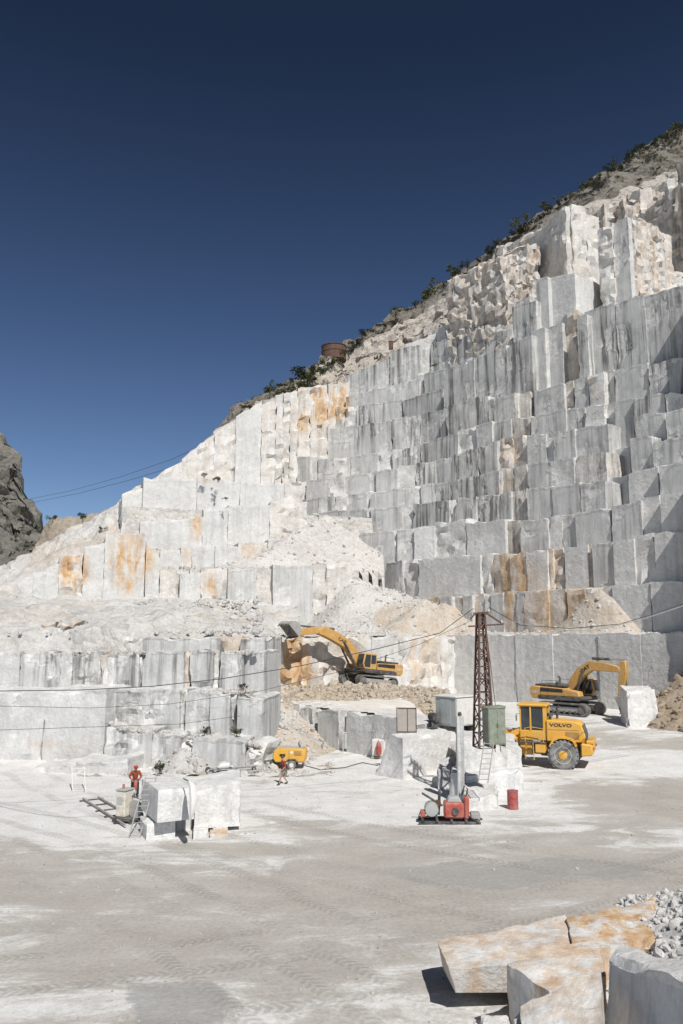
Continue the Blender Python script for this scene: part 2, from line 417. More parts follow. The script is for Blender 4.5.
    structure(B.build('quarry_floor', m, smooth=60))
    B2 = RB()
    for _ in range(2600):
        y = 14 + 48 * random.random() ** 1.3; x = random.uniform(-.5, .5) * y * 1.0
        if random.random() > .35 + .65 * sstep(-.1, .3, mnoise.noise(Vector((x * .3, y * .3, 5)))): continue
        r = random.choice((.02, .025, .03, .04, .06)) * random.uniform(.7, 1.4)
        B2.stone((x, y, floor_z(x, y) + r * .15), r, (0, 0, 0))
    M['chips'] = rubble_mat('stone_chips', (.66, .65, .62), (.50, .485, .455), (.74, .73, .71)); stuff(B2.build('stone_chips', M['chips']))
    # wide apron to the horizon
    B = RB()
    g = [[B.add((x, y, -1.2), (0, .5, 0)) for x in (-1500, 1500)] for y in (-800, 2500)]
    B.f.append((g[0][0], g[0][1], g[1][1], g[1][0]))
    structure(B.build('ground', m))
build_floor()

# ================================================================== RIGHT-HAND BENCHES
K0 = 73.8; KL = 119.5
def rbench(name, w, segs, tops, x0, bots, **kw):
    B = RB(); left = [g for g in segs if g[0] <= 436]; right = [g for g in segs if g[0] > 436]
    if left and w > 8:                   # the corner of the pit: the benches swing round towards the left-hand face
        xb = left[-1][0]; P = hit(xb, interp(tops, xb), (.766, .643), K0 + w); bench(B, NMID, None, -NMID[0] * P.x - NMID[1] * P.y, left, tops, x0, bots, **kw); x0 = xb
    else: right = segs
    if right: bench(B, N1, D1, K0 + w, right, tops, x0, bots, **kw)
    return structure(B.build(name, M['marble']))
rbench('lower_wall', 0, [(478, 'b'), (515, 'b', .05), (552, 'b', -.04), (598, 'b', .06), (640, 'b', -.05), (690, 'b'), (760, 'b', -4)],
       [(455, 635), (683, 632)], 452, -.5, thick=14, jit=.04)
rbench('quarry_bench', 4, [(418, 't'), (440, 'o'), (452, 'g', -.3), (462, 't'), (472, 'g', -.2), (484, 't', .3), (491, 'g'), (503, 'g', .2), (516, 'o', .3), (524, 'g'), (548, 'o'), (566, 't'), (585, 'o'), (612, 't'), (650, 'h', -.2), (686, 'h', -.3), (760, 'h', -5)],
       [(300, 606), (440, 597), (510, 591), (611, 586), (683, 579)], 300, 8)
rbench('quarry_bench', 7, [(380, 'w'), (402, 'g'), (418, 'w', .3), (480, 'h'), (492, 'w', .4), (510, 'o', .2), (526, 'o', .2), (547, 'h'), (553, 't', .3), (564, 'r', .6), (588, 'h'), (592, 't', .2), (613, 'g'), (634, 'h', -.5), (654, 'w', -.2), (686, 'h', -.5), (760, 'h', -5.5)],
       [(340, 567), (380, 562), (432, 558), (472, 554), (510, 554), (614, 541), (662, 531)], 330, 12, thick=12)
rbench('quarry_bench', 10, [(338, 'g', .4), (360, 'w'), (393, 'g'), (397, 'w', .5), (414, 'g'), (434, 'h', -.4), (466, 'w', .2, -3), (505, 'h'), (520, 'T', .5), (548, 'g'), (562, 'w', .2), (575, 'g', .2), (596, 'g'), (610, 'g'), (641, 'g', -.4), (660, 'w', .3), (688, 'h', -1.2), (760, 'h', -6)],
       [(322, 541), (340, 536), (361, 533), (432, 525), (498, 519), (520, 521), (614, 506), (662, 493)], 322, 17)
rbench('quarry_bench', 13, [(322, 'w', .3), (338, 'g', .1), (364, 'g'), (370, 'w', .6), (402, 'g'), (413, 'w', .7), (449, 'G'), (455, 'w', .5), (476, 'd'), (500, 'd', .2), (511, 'g', .4), (527, 'T', .8), (552, 'g'), (580, 'g'), (605, 'g'), (628, 'h', 3.5), (658, 'h', -.6), (690, 'g', -1.6), (760, 'g', -6)],
       [(308, 514), (340, 509), (372, 508), (448, 500), (528, 488), (606, 480), (628, 474), (660, 462)], 308, 20)
rbench('quarry_bench', 16, [(318, 'g', .2), (334, 'g'), (347, 'w'), (366, 'g'), (370, 'w', .5), (386, 'g'), (410, 'g'), (421, 'w', .5), (436, 'G'), (449, 'G'), (458, 'w', .3), (484, 'd'), (499, 'd'), (514, 'T', .8), (527, 'T', .8), (553, 'g'), (574, 'g'), (606, 'T'), (630, 'h', 4.5), (652, 'g', -.4, -10), (720, 'g', -1.5, -6)],
       [(300, 500), (338, 494), (387, 490), (458, 479), (529, 463), (599, 452), (683, 440)], 300, 23)
rbench('quarry_bench', 19, [(306, 'w', .2), (330, 'g'), (345, 'w'), (370, 'g'), (376, 'g', .6), (398, 'g'), (415, 'w', .6), (425, 'd', .2), (436, 'G'), (458, 'G'), (478, 'd'), (497, 'd', -.2), (512, 'r', .8), (527, 'w', .9), (546, 'g'), (553, 'w', .3), (575, 'g', -.2), (608, 'g'), (634, 'g', 3.4), (665, 'g', -.6, -6), (720, 'g', -1.5, -10)],
       [(292, 482), (338, 476), (376, 471), (440, 459), (497, 440), (525, 435), (606, 424), (683, 415)], 292, 26)
rbench('quarry_bench', 22, [(297, 'g', .3), (311, 'g'), (318, 'w', .3), (334, 'g', .1), (350, 'w'), (378, 'g'), (392, 'w', .5), (420, 'G'), (458, 'G'), (476, 'w', .2), (492, 'g', .2), (511, 'G', .5), (530, 'T', .7), (548, 'g'), (566, 'g'), (578, 'g', .3), (585, 'd', .7), (604, 'w'), (614, 'g', .7), (633, 'g'), (665, 'G', -.4), (720, 'g', -1.2)],
       [(284, 455), (338, 458), (378, 452), (440, 440), (470, 425), (535, 414), (611, 402), (683, 388)], 284, 29)
rbench('quarry_bench', 25, [(358, 'g'), (392, 'G'), (420, 'G'), (446, 'G'), (488, 'd', -1.2, -4), (515, 'd', -1.2), (530, 'T'), (534, 'r', .5), (549, 'g'), (564, 'g'), (574, 'r', .6), (588, 'g'), (604, 'w', -.1), (614, 'G', .8), (648, 'g'), (684, 'G', -.1), (760, 'G', -5, -50)],
       [(338, 428), (400, 418), (445, 408), (500, 396), (535, 390), (604, 371), (682, 356)], 328, 33)
rbench('quarry_bench', 28, [(345, 'w', .5), (356, 'w'), (402, 'G'), (443, 'G'), (474, 'G', -2.6, -14), (506, 'G', -2.6, -8), (532, 'G', -2.6, 0), (545, 'g', -1), (562, 'g', 0), (577, 'r', 1.0, -6), (587, 'G', -1)],
       [(338, 407), (400, 400), (443, 389), (470, 372), (533, 331), (590, 312)], 336, 36)
rbench('quarry_bench', 28.6, [(615, 'G'), (645, 'G', -.1), (668, 'G', .1), (684, 'G', -.1), (760, 'G', -5, -20)],
       [(584, 311), (683, 284)], 584, 40, thick=14)
rbench('quarry_bench', 31, [(418, 'g'), (424, 'w', .8), (447, 'g'), (466, 'g'), (520, 'g', .4)],
       [(345, 402), (372, 392), (419, 372), (466, 364), (480, 352)], 345, 40, thick=12)
rbench('quarry_bench', 34, [(366, 'g'), (390, 'G'), (421, 'G', -.4), (430, 'w', .5), (450, 'G'), (474, 'G'), (496, 'G', .2), (512, 'w', .2), (536, 'G', -3, -18), (548, 'g', -2, -42), (575, 's', -1, -46)],
       [(345, 383), (362, 366), (387, 351), (419, 344), (495, 331), (520, 318), (548, 320), (575, 322)], 345, 44, thick=12)
rbench('quarry_bench', 38, [(428, 'w'), (436, 'w', .6), (458, 'w', .5), (496, 'g'), (508, 'w', -.5), (530, 'g', -1.5, 2)],
       [(405, 348), (419, 337), (456, 320), (496, 307), (525, 293)], 405, 50, thick=14)

# natural rock pinnacle, clefts and white face above the benches
B = RB()
bench(B, N2, D2, 84.0, [(527, 'n'), (540, 'n', -1), (550, 'n', 1.5, 4), (568, 'n', .2)],
      [(505, 264), (530, 246), (548, 234), (568, 218)], 505, 52, thick=14, cell=.5, jit=.6)
bench(B, NL, DL, KL - 2, [(571, 'W', -2.5, 2), (586, 'W', -3, 0), (599, 'W', -2, 6)], [(566, 203), (575, 205), (590, 208), (600, 212)], 565, 48, thick=12, cell=.6, jit=.4)
bench(B, N1, D1, K0 + 38, [(612, 'W', 0), (628, 'g', .3), (634, 'r', 1.4)], [(598, 226), (626, 218), (640, 208)], 597, 54, thick=12, cell=.6, jit=.2)
structure(B.build('rock_pinnacle', M['marble'], smooth=14))
B = RB()
bench(B, NL, DL, KL + 0, [(652, 's', -1), (668, 'W', -.5), (684, 's', -.2), (730, 'W', -1)],
      [(630, 222), (650, 216), (683, 205), (730, 190)], 630, 60, thick=12, cell=.7, jit=.4)
bench(B, NL, DL, KL + 5, [(625, 'n', 1), (640, 'n', -1, -4), (652, 'W', 0, -10), (668, 'n', 1), (676, 'W', 0, -8), (730, 'n', 2)],
      [(600, 208), (640, 200), (683, 182), (730, 172)], 604, 70, thick=12, cell=.7, jit=1.0)
bench(B, NL, DL, KL - 14, [(740, 'n', 0), (800, 'n', -3, -20)], [(690, 190), (740, 150), (800, 120)], 694, 50, thick=16, cell=1.0, jit=.8)
structure(B.build('rock_outcrop', M['marble'], smooth=14))

# ================================================================== LEFT-HAND FACE

def lbench(w, segs, tops, x0, bots, name='quarry_face', **kw):
    B = RB(); bench(B, NL, DL, KL + w, segs, tops, x0, bots, **kw)
    return structure(B.build(name, M['marble']))
lbench(-16, [(33, 's'), (46, 'h', .4), (60, 's'), (84, 'W', -.3), (105, 's', .6), (146, 's', .2), (160, 's', -.6), (180, 'W')],
       [(18, 578), (46, 570), (60, 558), (84, 549), (90, 540), (105, 538), (108, 528), (146, 528), (147, 571), (180, 571)], 18, 8)
lbench(-16.4, [(201, 'h'), (228, 'W', .3), (257, 'g', -.3), (273, 'W', .4), (313, 'g', -.2), (326, 'W', .3), (352, 'W', .6)],
       [(180, 574), (228, 568), (257, 567), (273, 566), (312, 564), (350, 562)], 180, 7.5)
lbench(-11, [(160, 's'), (180, 's'), (192, 't'), (215, 's'), (238, 's', -.3), (268, 't', .5), (311, 'g'), (326, 't', .4), (356, 'g')],
       [(140, 560), (180, 548), (235, 545), (268, 541), (310, 538), (350, 537)], 140, 15)
lbench(-6, [(203, 's'), (228, 's', -.2), (270, 's', .2), (308, 'W', .5)],
       [(140, 528), (190, 524), (205, 508), (275, 503), (350, 500)], 140, 18)
lbench(-1, [(143, 'w'), (197, 's', -.5), (240, 's', -.2), (284, 's'), (302, 'W', .4)],
       [(122, 499), (143, 478), (205, 478), (275, 483), (350, 486)], 122, 22, jit=.3)
lbench(3.5, [(182, 'W', -.3), (214, 'W', .2), (236, 'W', .0), (262, 's', -.1), (276, 'W', -.3), (283, 'W', 5), (290, 'W', 10), (298, 'W', 16), (310, 'W', 21.5), (328, 'W', 22.3), (349, 'W', 22.2)],
       [(132, 490), (160, 473), (182, 459), (204, 442), (215, 432), (240, 413), (258, 402), (300, 388), (320, 386), (345, 382)], 132, 28, thick=12, jit=.3, flat=.05)

# ================================================================== HILLSIDE, DISTANT MOUNTAIN
def pts(l): return [at(*p) for p in l]
LOW = pts([(205, 450, 126), (240, 420, 130), (270, 405, 134), (280, 402, 156), (310, 394, 160), (336, 392, 163), (346, 390, 172), (400, 356, 170), (450, 332, 160), (500, 305, 160), (530, 275, 152), (566, 245, 146), (600, 222, 150), (640, 216, 152), (720, 195, 152)])
MID = pts([(208, 441, 136), (245, 410, 140), (270, 398, 146), (300, 383, 160), (336, 358, 168), (350, 350, 178), (420, 313, 176), (480, 276, 170), (520, 246, 163), (560, 222, 160), (600, 200, 157), (640, 186, 158), (720, 155, 158)])
RID = pts([(204, 441, 142), (245, 404, 148), (300, 376, 166), (345, 344, 177), (420, 300, 184), (480, 257, 178), (520, 228, 172), (570, 195, 168), (620, 163, 165), (720, 102, 162)])
BK = [p + Vector((-6, 40, -14)) for p in RID]
HA = dict(amp=.9, ns=.25, fine=.28, jag=(.4, 1.1))
B = RB(); B.loft([LOW, MID], 170, [34], ckf=lambda p: (.55 * sstep(-.1, .4, nz(p, .05, 2)) + .15, .5, 0), **HA); structure(B.build('rock_slope', M['natural'], smooth=20))
B = RB(); B.loft([MID, RID, BK], 170, [30, 8], ck=(.1, 0, 0), **HA); structure(B.build('hillside', M['scrub'], smooth=30))

B = RB()
B.loft([pts([(-70, 600, 97), (0, 597, 99), (60, 596, 101), (125, 590, 104)]),
        pts([(-70, 588, 106), (0, 582, 108), (60, 566, 110), (125, 545, 112)]),
        pts([(-70, 578, 122), (0, 566, 122), (28, 553, 122), (60, 535, 122), (100, 512, 122), (136, 488, 123)]),
        pts([(-70, 590, 150), (0, 588, 150), (60, 565, 150), (136, 520, 150)])],
       110, [20, 20, 8], amp=.7, ns=.3, fine=.18, ckf=lambda p: (.05 + .45 * sstep(.1, .4, nz(p, .11, 4)), 0, 0))
structure(B.build('debris_slope', M['rubble'], smooth=30))

B = RB()
prof = [(-140, 380), (-60, 400), (-20, 425), (0, 438), (12, 450), (20, 472), (28, 490), (36, 512), (44, 530), (50, 556), (56, 585)]
B.loft([pts([(-140, 610, 330)] + [(x, 606, 335 + i * 2) for i, (x, y) in enumerate(prof[1:])]),
        pts([(x - 4, lerp(606, y, .55), 370) for x, y in prof]),
        pts([(x, y, 400) for x, y in prof]), pts([(x, y + 60, 470) for x, y in prof])],
       90, [40, 40, 6], amp=7, ns=.03, fine=1.6, ck=(.0, 0, 0), jag=(.13, 5))
structure(B.build('distant_mountain', M['mountain'], smooth=20))
B = RB()
B.loft([pts([(20, 590, 200), (60, 580, 200), (110, 560, 200)]), pts([(38, 535, 215), (52, 517, 215), (70, 515, 215), (84, 514, 215), (110, 512, 215)]), pts([(38, 560, 240), (110, 550, 240)])], 40, [14, 4], amp=1.2, ns=.15, fine=.4, ck=(.3, 0, 0))
structure(B.build('distant_ridge', M['natural'], smooth=30))

# ================================================================== NEAR LEFT TERRACES
NTT = (-.15, -.989); DT = Vector((.989, -.15, 0))
def tbench(k, segs, tops, x0, bots, name='near_terrace', **kw):
    B = RB(); kw.setdefault('cell', .33); kw.setdefault('jit', .03); bench(B, NTT, DT, k, segs, tops, x0, bots, **kw)
    return structure(B.build(name, M['marble'], smooth=24))
tbench(54.7, [(125, 'G'), (152, 'g'), (180, 'G'), (192, 'w', .6), (218, 'g'), (245, 'g'), (264, 'w', .2)], [(105, 724), (170, 735), (250, 742), (264, 748)], 105, -.5, thick=5)
tbench(57.5, [(45, 's', -1.5), (106, 's', -1.46), (140, 'G'), (180, 'g'), (186, 'w', .4), (210, 'g'), (230, 'g', -.1), (237, 'w', .5), (262, 'g')],
       [(-60, 690), (130, 689), (200, 690), (235, 693), (262, 700)], -60, -.5, thick=6)
tbench(60.5, [(20, 's'), (60, 'G', -.1), (72, 's'), (100, 'd'), (108, 't'), (139, 'G'), (143, 'w', .4), (184, 'G'), (190, 't', .4), (213, 'G'), (220, 'w', .5), (242, 'G'), (264, 'g', .8)],
       [(-60, 651), (60, 651), (130, 653), (180, 650), (235, 651), (264, 650)], -60, 3.5, thick=6)
tbench(63, [(40, 's'), (75, 'r'), (108, 'd', .3), (139, 'w', .3), (180, 'G'), (220, 'g'), (240, 't', .5), (264, 'G')],
       [(-60, 634), (60, 620), (100, 627), (108, 635), (130, 638), (220, 636), (236, 638), (264, 638)], -60, 6.5, thick=7)
tbench(51.5, [(30, 'w'), (75, 'w', .3), (128, 's', .2)], [(-60, 778), (0, 773), (60, 765), (128, 757)], -60, -.5, thick=4, jit=.2)
RA_, RB2 = at(206, 599, 100), at(272, 632, 80)
def ramp_d(p):                            # distance from the sandy haul ramp that drops to the right
    d = (RB2 - RA_).to_2d(); q = (Vector(p) - RA_).to_2d(); t_ = max(0, min(1, q.dot(d) / d.length_squared)); return (q - d * t_).length
B = RB()
B.loft([pts([(-90, 670, 65.5), (0, 663, 65.5), (100, 660, 66), (200, 667, 66.5), (272, 667, 67.5)]),
        pts([(-90, 640, 66.5), (0, 634, 66.5), (100, 630, 67), (200, 637, 67.5), (272, 638, 68.5)]),
        pts([(-90, 620, 74), (0, 612, 76), (100, 612, 78), (200, 616, 78), (262, 632, 79), (292, 637, 84.5)]),
        pts([(-90, 592, 101), (0, 595, 101), (100, 599, 101), (200, 600, 103), (300, 604, 106)])], 130, [3, 18, 30], amp=.8, ns=.3, fine=.2,
       ckf=lambda p: (.3 * sstep(.0, .4, nz(p, .12, 4)), 1 - sstep(1.2, 2.4, ramp_d(p) + .4 * nz(p, .5)), 0))
for _ in range(900):
    px = random.uniform(-5, 262); Y = random.uniform(66, 98); py = 632 - (Y - 66) * .9 + random.gauss(0, 2)
    B.stone(at(px, lerp(634, 601, sstep(66, 101, Y)), Y) + Vector((0, 0, .1)), random.choice((.12, .16, .2, .3, .5)) * (.5 if Y < 70 else 1), (0, 0, 0))
structure(B.build('rubble_ground', M['rubble'], smooth=30))
t = NT('fine_dust'); t.done(t.ramp(t.noise(t.coords(), 1.2, 7, .7), [(.3, (.60, .56, .50)), (.7, (.76, .73, .68))]), .95, t.bump(t.noise(t.coords(), 3, 6, .7), .4, .1)); M['dust'] = t.m

# ================================================================== MIDDLE: TAN WALL, SIDE TERRACE, SCREE
B = RB(); bench(B, N2, D2, 66.45, [(302, 'W'), (345, 'W', -.1), (372, 'W', .1), (399, 'h', 0), (441, 'W', .05), (456, 'W', .1)], [(258, 638), (300, 637), (455, 635)], 258, 1.5, thick=8, cell=.5, jit=.06)
structure(B.build('tan_wall', M['marble']))
B = RB(); bench(B, NTT, DT, 69, [(270, 'T'), (286, 'o', .6)], [(255, 690), (286, 696)], 255, -.5, thick=9, cell=.4)
structure(B.build('tan_cutting', M['marble']))
B = RB(); bench(B, N1, D1, 41.2, [(288, 'h'), (300, 'w', .1), (312, 'g'), (318, 'w', .4), (338, 'g'), (346, 'w', .1), (372, 'g'), (400, 'h'), (425, 'h'), (450, 'w', .2), (475, 'w', .8)], [(278, 702), (400, 718), (425, 722), (450, 738), (475, 756)], 278, -.6, thick=4, cell=.4, jit=.05)
structure(B.build('terrace_wall', M['marble']))
def patch(name, mat, x0, x1, y0, y1, st, zf, keep=None, ck=(0, 0, 0), stones=0, srange=(.1, .3), smooth=35, sck=(0, 0, 0)):
    B = RB(); ids = {}
    nx, ny = int((x1 - x0) / st), int((y1 - y0) / st)
    def V(i, j):
        if (i, j) not in ids:
            x, y = x0 + i * st, y0 + j * st
            ids[i, j] = B.add((x, y, zf(x, y)), ck(x, y) if callable(ck) else ck)
        return ids[i, j]
    cells = []
    for i in range(nx):
        for j in range(ny):
            if keep and not keep(x0 + (i + .5) * st, y0 + (j + .5) * st): continue
            B.f.append((V(i, j), V(i + 1, j), V(i + 1, j + 1), V(i, j + 1))); cells.append((x0 + (i + .5) * st, y0 + (j + .5) * st))
    for _ in range(stones):
        x, y = random.choice(cells); r = random.uniform(*srange) * random.choice((.6, .8, 1, 1.5))
        B.stone((x, y, zf(x, y) + r * .2), r, sck)
    return B.build(name, mat, smooth=smooth)
rn = lambda x, y, a=.15, s=.5, o=0: a * fbm((x, y, 0), s, o)
def terr_z(x, y):
    dF = .766 * x + .643 * y - 41.2
    t = max(sstep(4, 10.5, x - .08 * (y - 60)), sstep(2.5, 6, x) * (1 - sstep(.5, 9, dF)))
    return lerp(3.2, floor_z(x, y) - .3, t) + rn(x, y, .08, .4) * (1 - t)
structure(patch('terrace_top', M['dust'], -6, 26, 44, 100, .5, terr_z, lambda x, y: .766 * x + .643 * y > 41.8 and -.643 * x + .766 * y < 66.6 and x > -5 - .30 * (y - 67) and terr_z(x, y) > floor_z(x, y) - .28))
def cone(x, y, ax, ay, h, sl, sx=1, p=1.0, wl=False):
    d = math.hypot((x - ax) * (sx * (2.2 if x < ax else 1) if wl else sx), y - ay); return max(0, h - sl * d) if p == 1 else max(0, h - sl * d ** p)
AP = at(352, 570, 112); AP2 = at(392, 584, 108); AP3 = at(445, 604, 105); SP = at(425, 604, 100); TP = at(602, 588, 88)
def scree_z(x, y):
    h = max(cone(x, y, AP.x, AP.y, AP.z - 9.3, .62, .8, wl=True), cone(x, y, AP2.x, AP2.y, AP2.z - 9.3, .58, .8), cone(x, y, AP3.x, AP3.y, AP3.z - 9.3, .55, .7))
    h2 = cone(x, y, SP.x, SP.y, SP.z - 9.3, .66, .75); h3 = cone(x, y, TP.x, TP.y, TP.z - 9.2, 1.0, .75)
    e = max(-.643 * x + .766 * y - 66.9, .766 * x + .643 * y - 74.3)
    h = max(h, h2, h3) * min(1, sstep(0, 3.2, e) * 1.05)
    return 8.85 + .4 * sstep(0, 3, e) + h * (1 + .28 * nz((x, y, 1), .17)) + rn(x, y, .3, .4) * min(1, .25 + h * .4)
sck = lambda x, y: (.75 if cone(x, y, SP.x, SP.y, SP.z - 9.3, .66, .75) > .2 and scree_z(x, y) < 9.5 + SP.z - 9.3 else .75 if x > 20 else .12, 0, 0)
structure(patch('scree_slope', M['rubble'], -14, 45, 68, 122, .45, scree_z, lambda x, y: (-.643 * x + .766 * y > 66.9 or .766 * x + .643 * y > 74.2) and (.766 * x + .643 * y < 92), sck, 2400, (.06, .26)))
UP = at(326, 514, 113); UP2 = at(262, 545, 108); UP3 = at(215, 578, 100)
ZL = [at(245, 567, 104).z, at(245, 545, 109).z, at(245, 505, 113.5).z]
def ledge_scree(x, y):
    w = -.309 * x + .951 * y - KL
    base = 13 if w < -15.3 else ZL[0] if w < -10.2 else ZL[1] if w < -5.2 else ZL[2]
    h = max(cone(x, y, UP.x, UP.y, UP.z, .95, .62), cone(x, y, UP2.x, UP2.y, UP2.z, .85, .6), cone(x, y, UP3.x, UP3.y, UP3.z, .5, .8))
    b0 = ZL[0] if w > -15.2 else 13
    h = b0 + (h - b0) * sstep(-15.3, -11, w)
    return max(h + rn(x, y, .25, .5) * sstep(-15.3, -13, w), base - .7)
structure(patch('ledge_scree', M['rubble'], -30, 6, 88, 122, .45, ledge_scree, lambda x, y: -15.4 < -.309 * x + .951 * y - KL < -1.5, (.15, 0, 0), 900, (.06, .24)))
# debris on the ledge of the big upper block, saddle scree
SA, SB_ = at(600, 306, 126), at(640, 262, 146)
structure(patch('scree_slope', M['rubble'], 22, 75, 95, 150, .6, lambda x, y: lerp(SA.z, SB_.z, (y + .35 * x - (SA.y + .35 * SA.x)) / ((SB_.y - SA.y) + .35 * (SB_.x - SA.x))) + rn(x, y, .6, .4), lambda x, y: x > 36 and .766 * x + .643 * y > K0 + 29.5 and -.309 * x + .951 * y < KL + 1.5, (.1, 0, 0), 500, (.2, .6)))

# ================================================================== THINGS: helpers
def paint(name, col, rough=.5, dust=.3, dustcol=(.60, .58, .54), metal=0, rust=0, sc=1.0):
    t = NT(name); co = t.coords()
    c = t.mix(t.math('MULTIPLY', t.noise(co, 1.2 * sc, 4), .35), col, tuple(v * .72 for v in col))
    if rust: c = t.mix(t.math('MULTIPLY', t.ramp(t.noise(co, 3.1 * sc, 6, .7), [(.5, 0), (.62, 1)]), rust), c, (.17, .075, .035))
    c = t.mix(t.math('MULTIPLY', t.ramp(t.noise(co, 2.3 * sc, 6, .7), [(.35, 0), (.75, 1)]), dust), c, dustcol)
    return t.done(c, rough, t.bump(t.noise(co, 14 * sc, 4, .6), .15, .02), metal, .4)
M.update(yellow=paint('machine_yellow', (.56, .29, .035), .5, .42), yellow2=paint('loader_yellow', (.74, .385, .022), .45, .30), dark=paint('dark_steel', (.035, .035, .036), .6, .3),
         black=paint('black_rubber', (.03, .03, .032), .85, .25), tyre=paint('dusty_tyre', (.10, .10, .10), .9, .95, (.40, .40, .40)), steel=paint('worn_steel', (.30, .295, .285), .55, .5),
         shoe=paint('track_steel', (.10, .095, .09), .7, .55, (.48, .46, .42)), rusty=paint('rusty_steel', (.085, .04, .028), .8, .12, rust=.8), rim=paint('rim_cream', (.70, .56, .28), .5, .3),
         red=paint('red_enamel', (.42, .06, .03), .5, .35), drum=paint('red_drum', (.36, .045, .04), .5, .3, rust=.3), green=paint('green_paint', (.19, .24, .175), .6, .35, rust=.5), greyp=paint('grey_paint', (.42, .45, .44), .55, .2, rust=.15),
         whitep=paint('white_paint', (.74, .73, .69), .55, .2, rust=.2), cream=paint('cream_paint', (.70, .66, .56), .55, .25, rust=.35), alu=paint('dull_aluminium', (.45, .45, .44), .4, .25, metal=.6),
         wood=paint('grey_board', (.37, .33, .29), .85, .35, sc=2), cable=paint('black_cable', (.03, .03, .03), .7, .1), logo=paint('black_lettering', (.02, .02, .02), .5, .08), logow=paint('pale_lettering', (.75, .72, .6), .5, .1), fabric=paint('white_sack', (.70, .69, .66), .9, .2))
t = NT('dark_glass'); M['glass'] = t.done((.03, .04, .045), .08, None, 0, .8)
t = NT('skin'); M['skin'] = t.done((.42, .25, .17), .6)
def cloth(n, c):
    t = NT(n); M[n] = t.done(t.mix(t.noise(t.coords(), 9, 4), c, tuple(v * .6 for v in c)), .9, t.bump(t.noise(t.coords(), 12, 3), .4, .03)); return M[n]
cloth('orange_jacket', (.36, .085, .045)); cloth('dark_trousers', (.05, .055, .06)); cloth('red_shirt', (.36, .06, .05)); cloth('khaki_shorts', (.30, .28, .22)); cloth('boots', (.10, .075, .05)); cloth('red_helmet', (.5, .05, .03))
t = NT('leaves'); t.done(t.mix(t.ramp(t.noise(t.coords(), 1.3, 3), [(.3, 0), (.7, 1)]), (.030, .042, .016), (.075, .085, .032)), .8); M['leaf'] = t.m
t = NT('olive_leaves'); t.done(t.mix(t.ramp(t.noise(t.coords(), 1.3, 3), [(.3, 0), (.7, 1)]), (.06, .058, .026), (.115, .105, .045)), .8); M['leaf2'] = t.m
t = NT('bark'); M['bark'] = t.done(t.mix(t.noise(t.coords(), 8, 4), (.07, .055, .04), (.14, .115, .09)), .9)

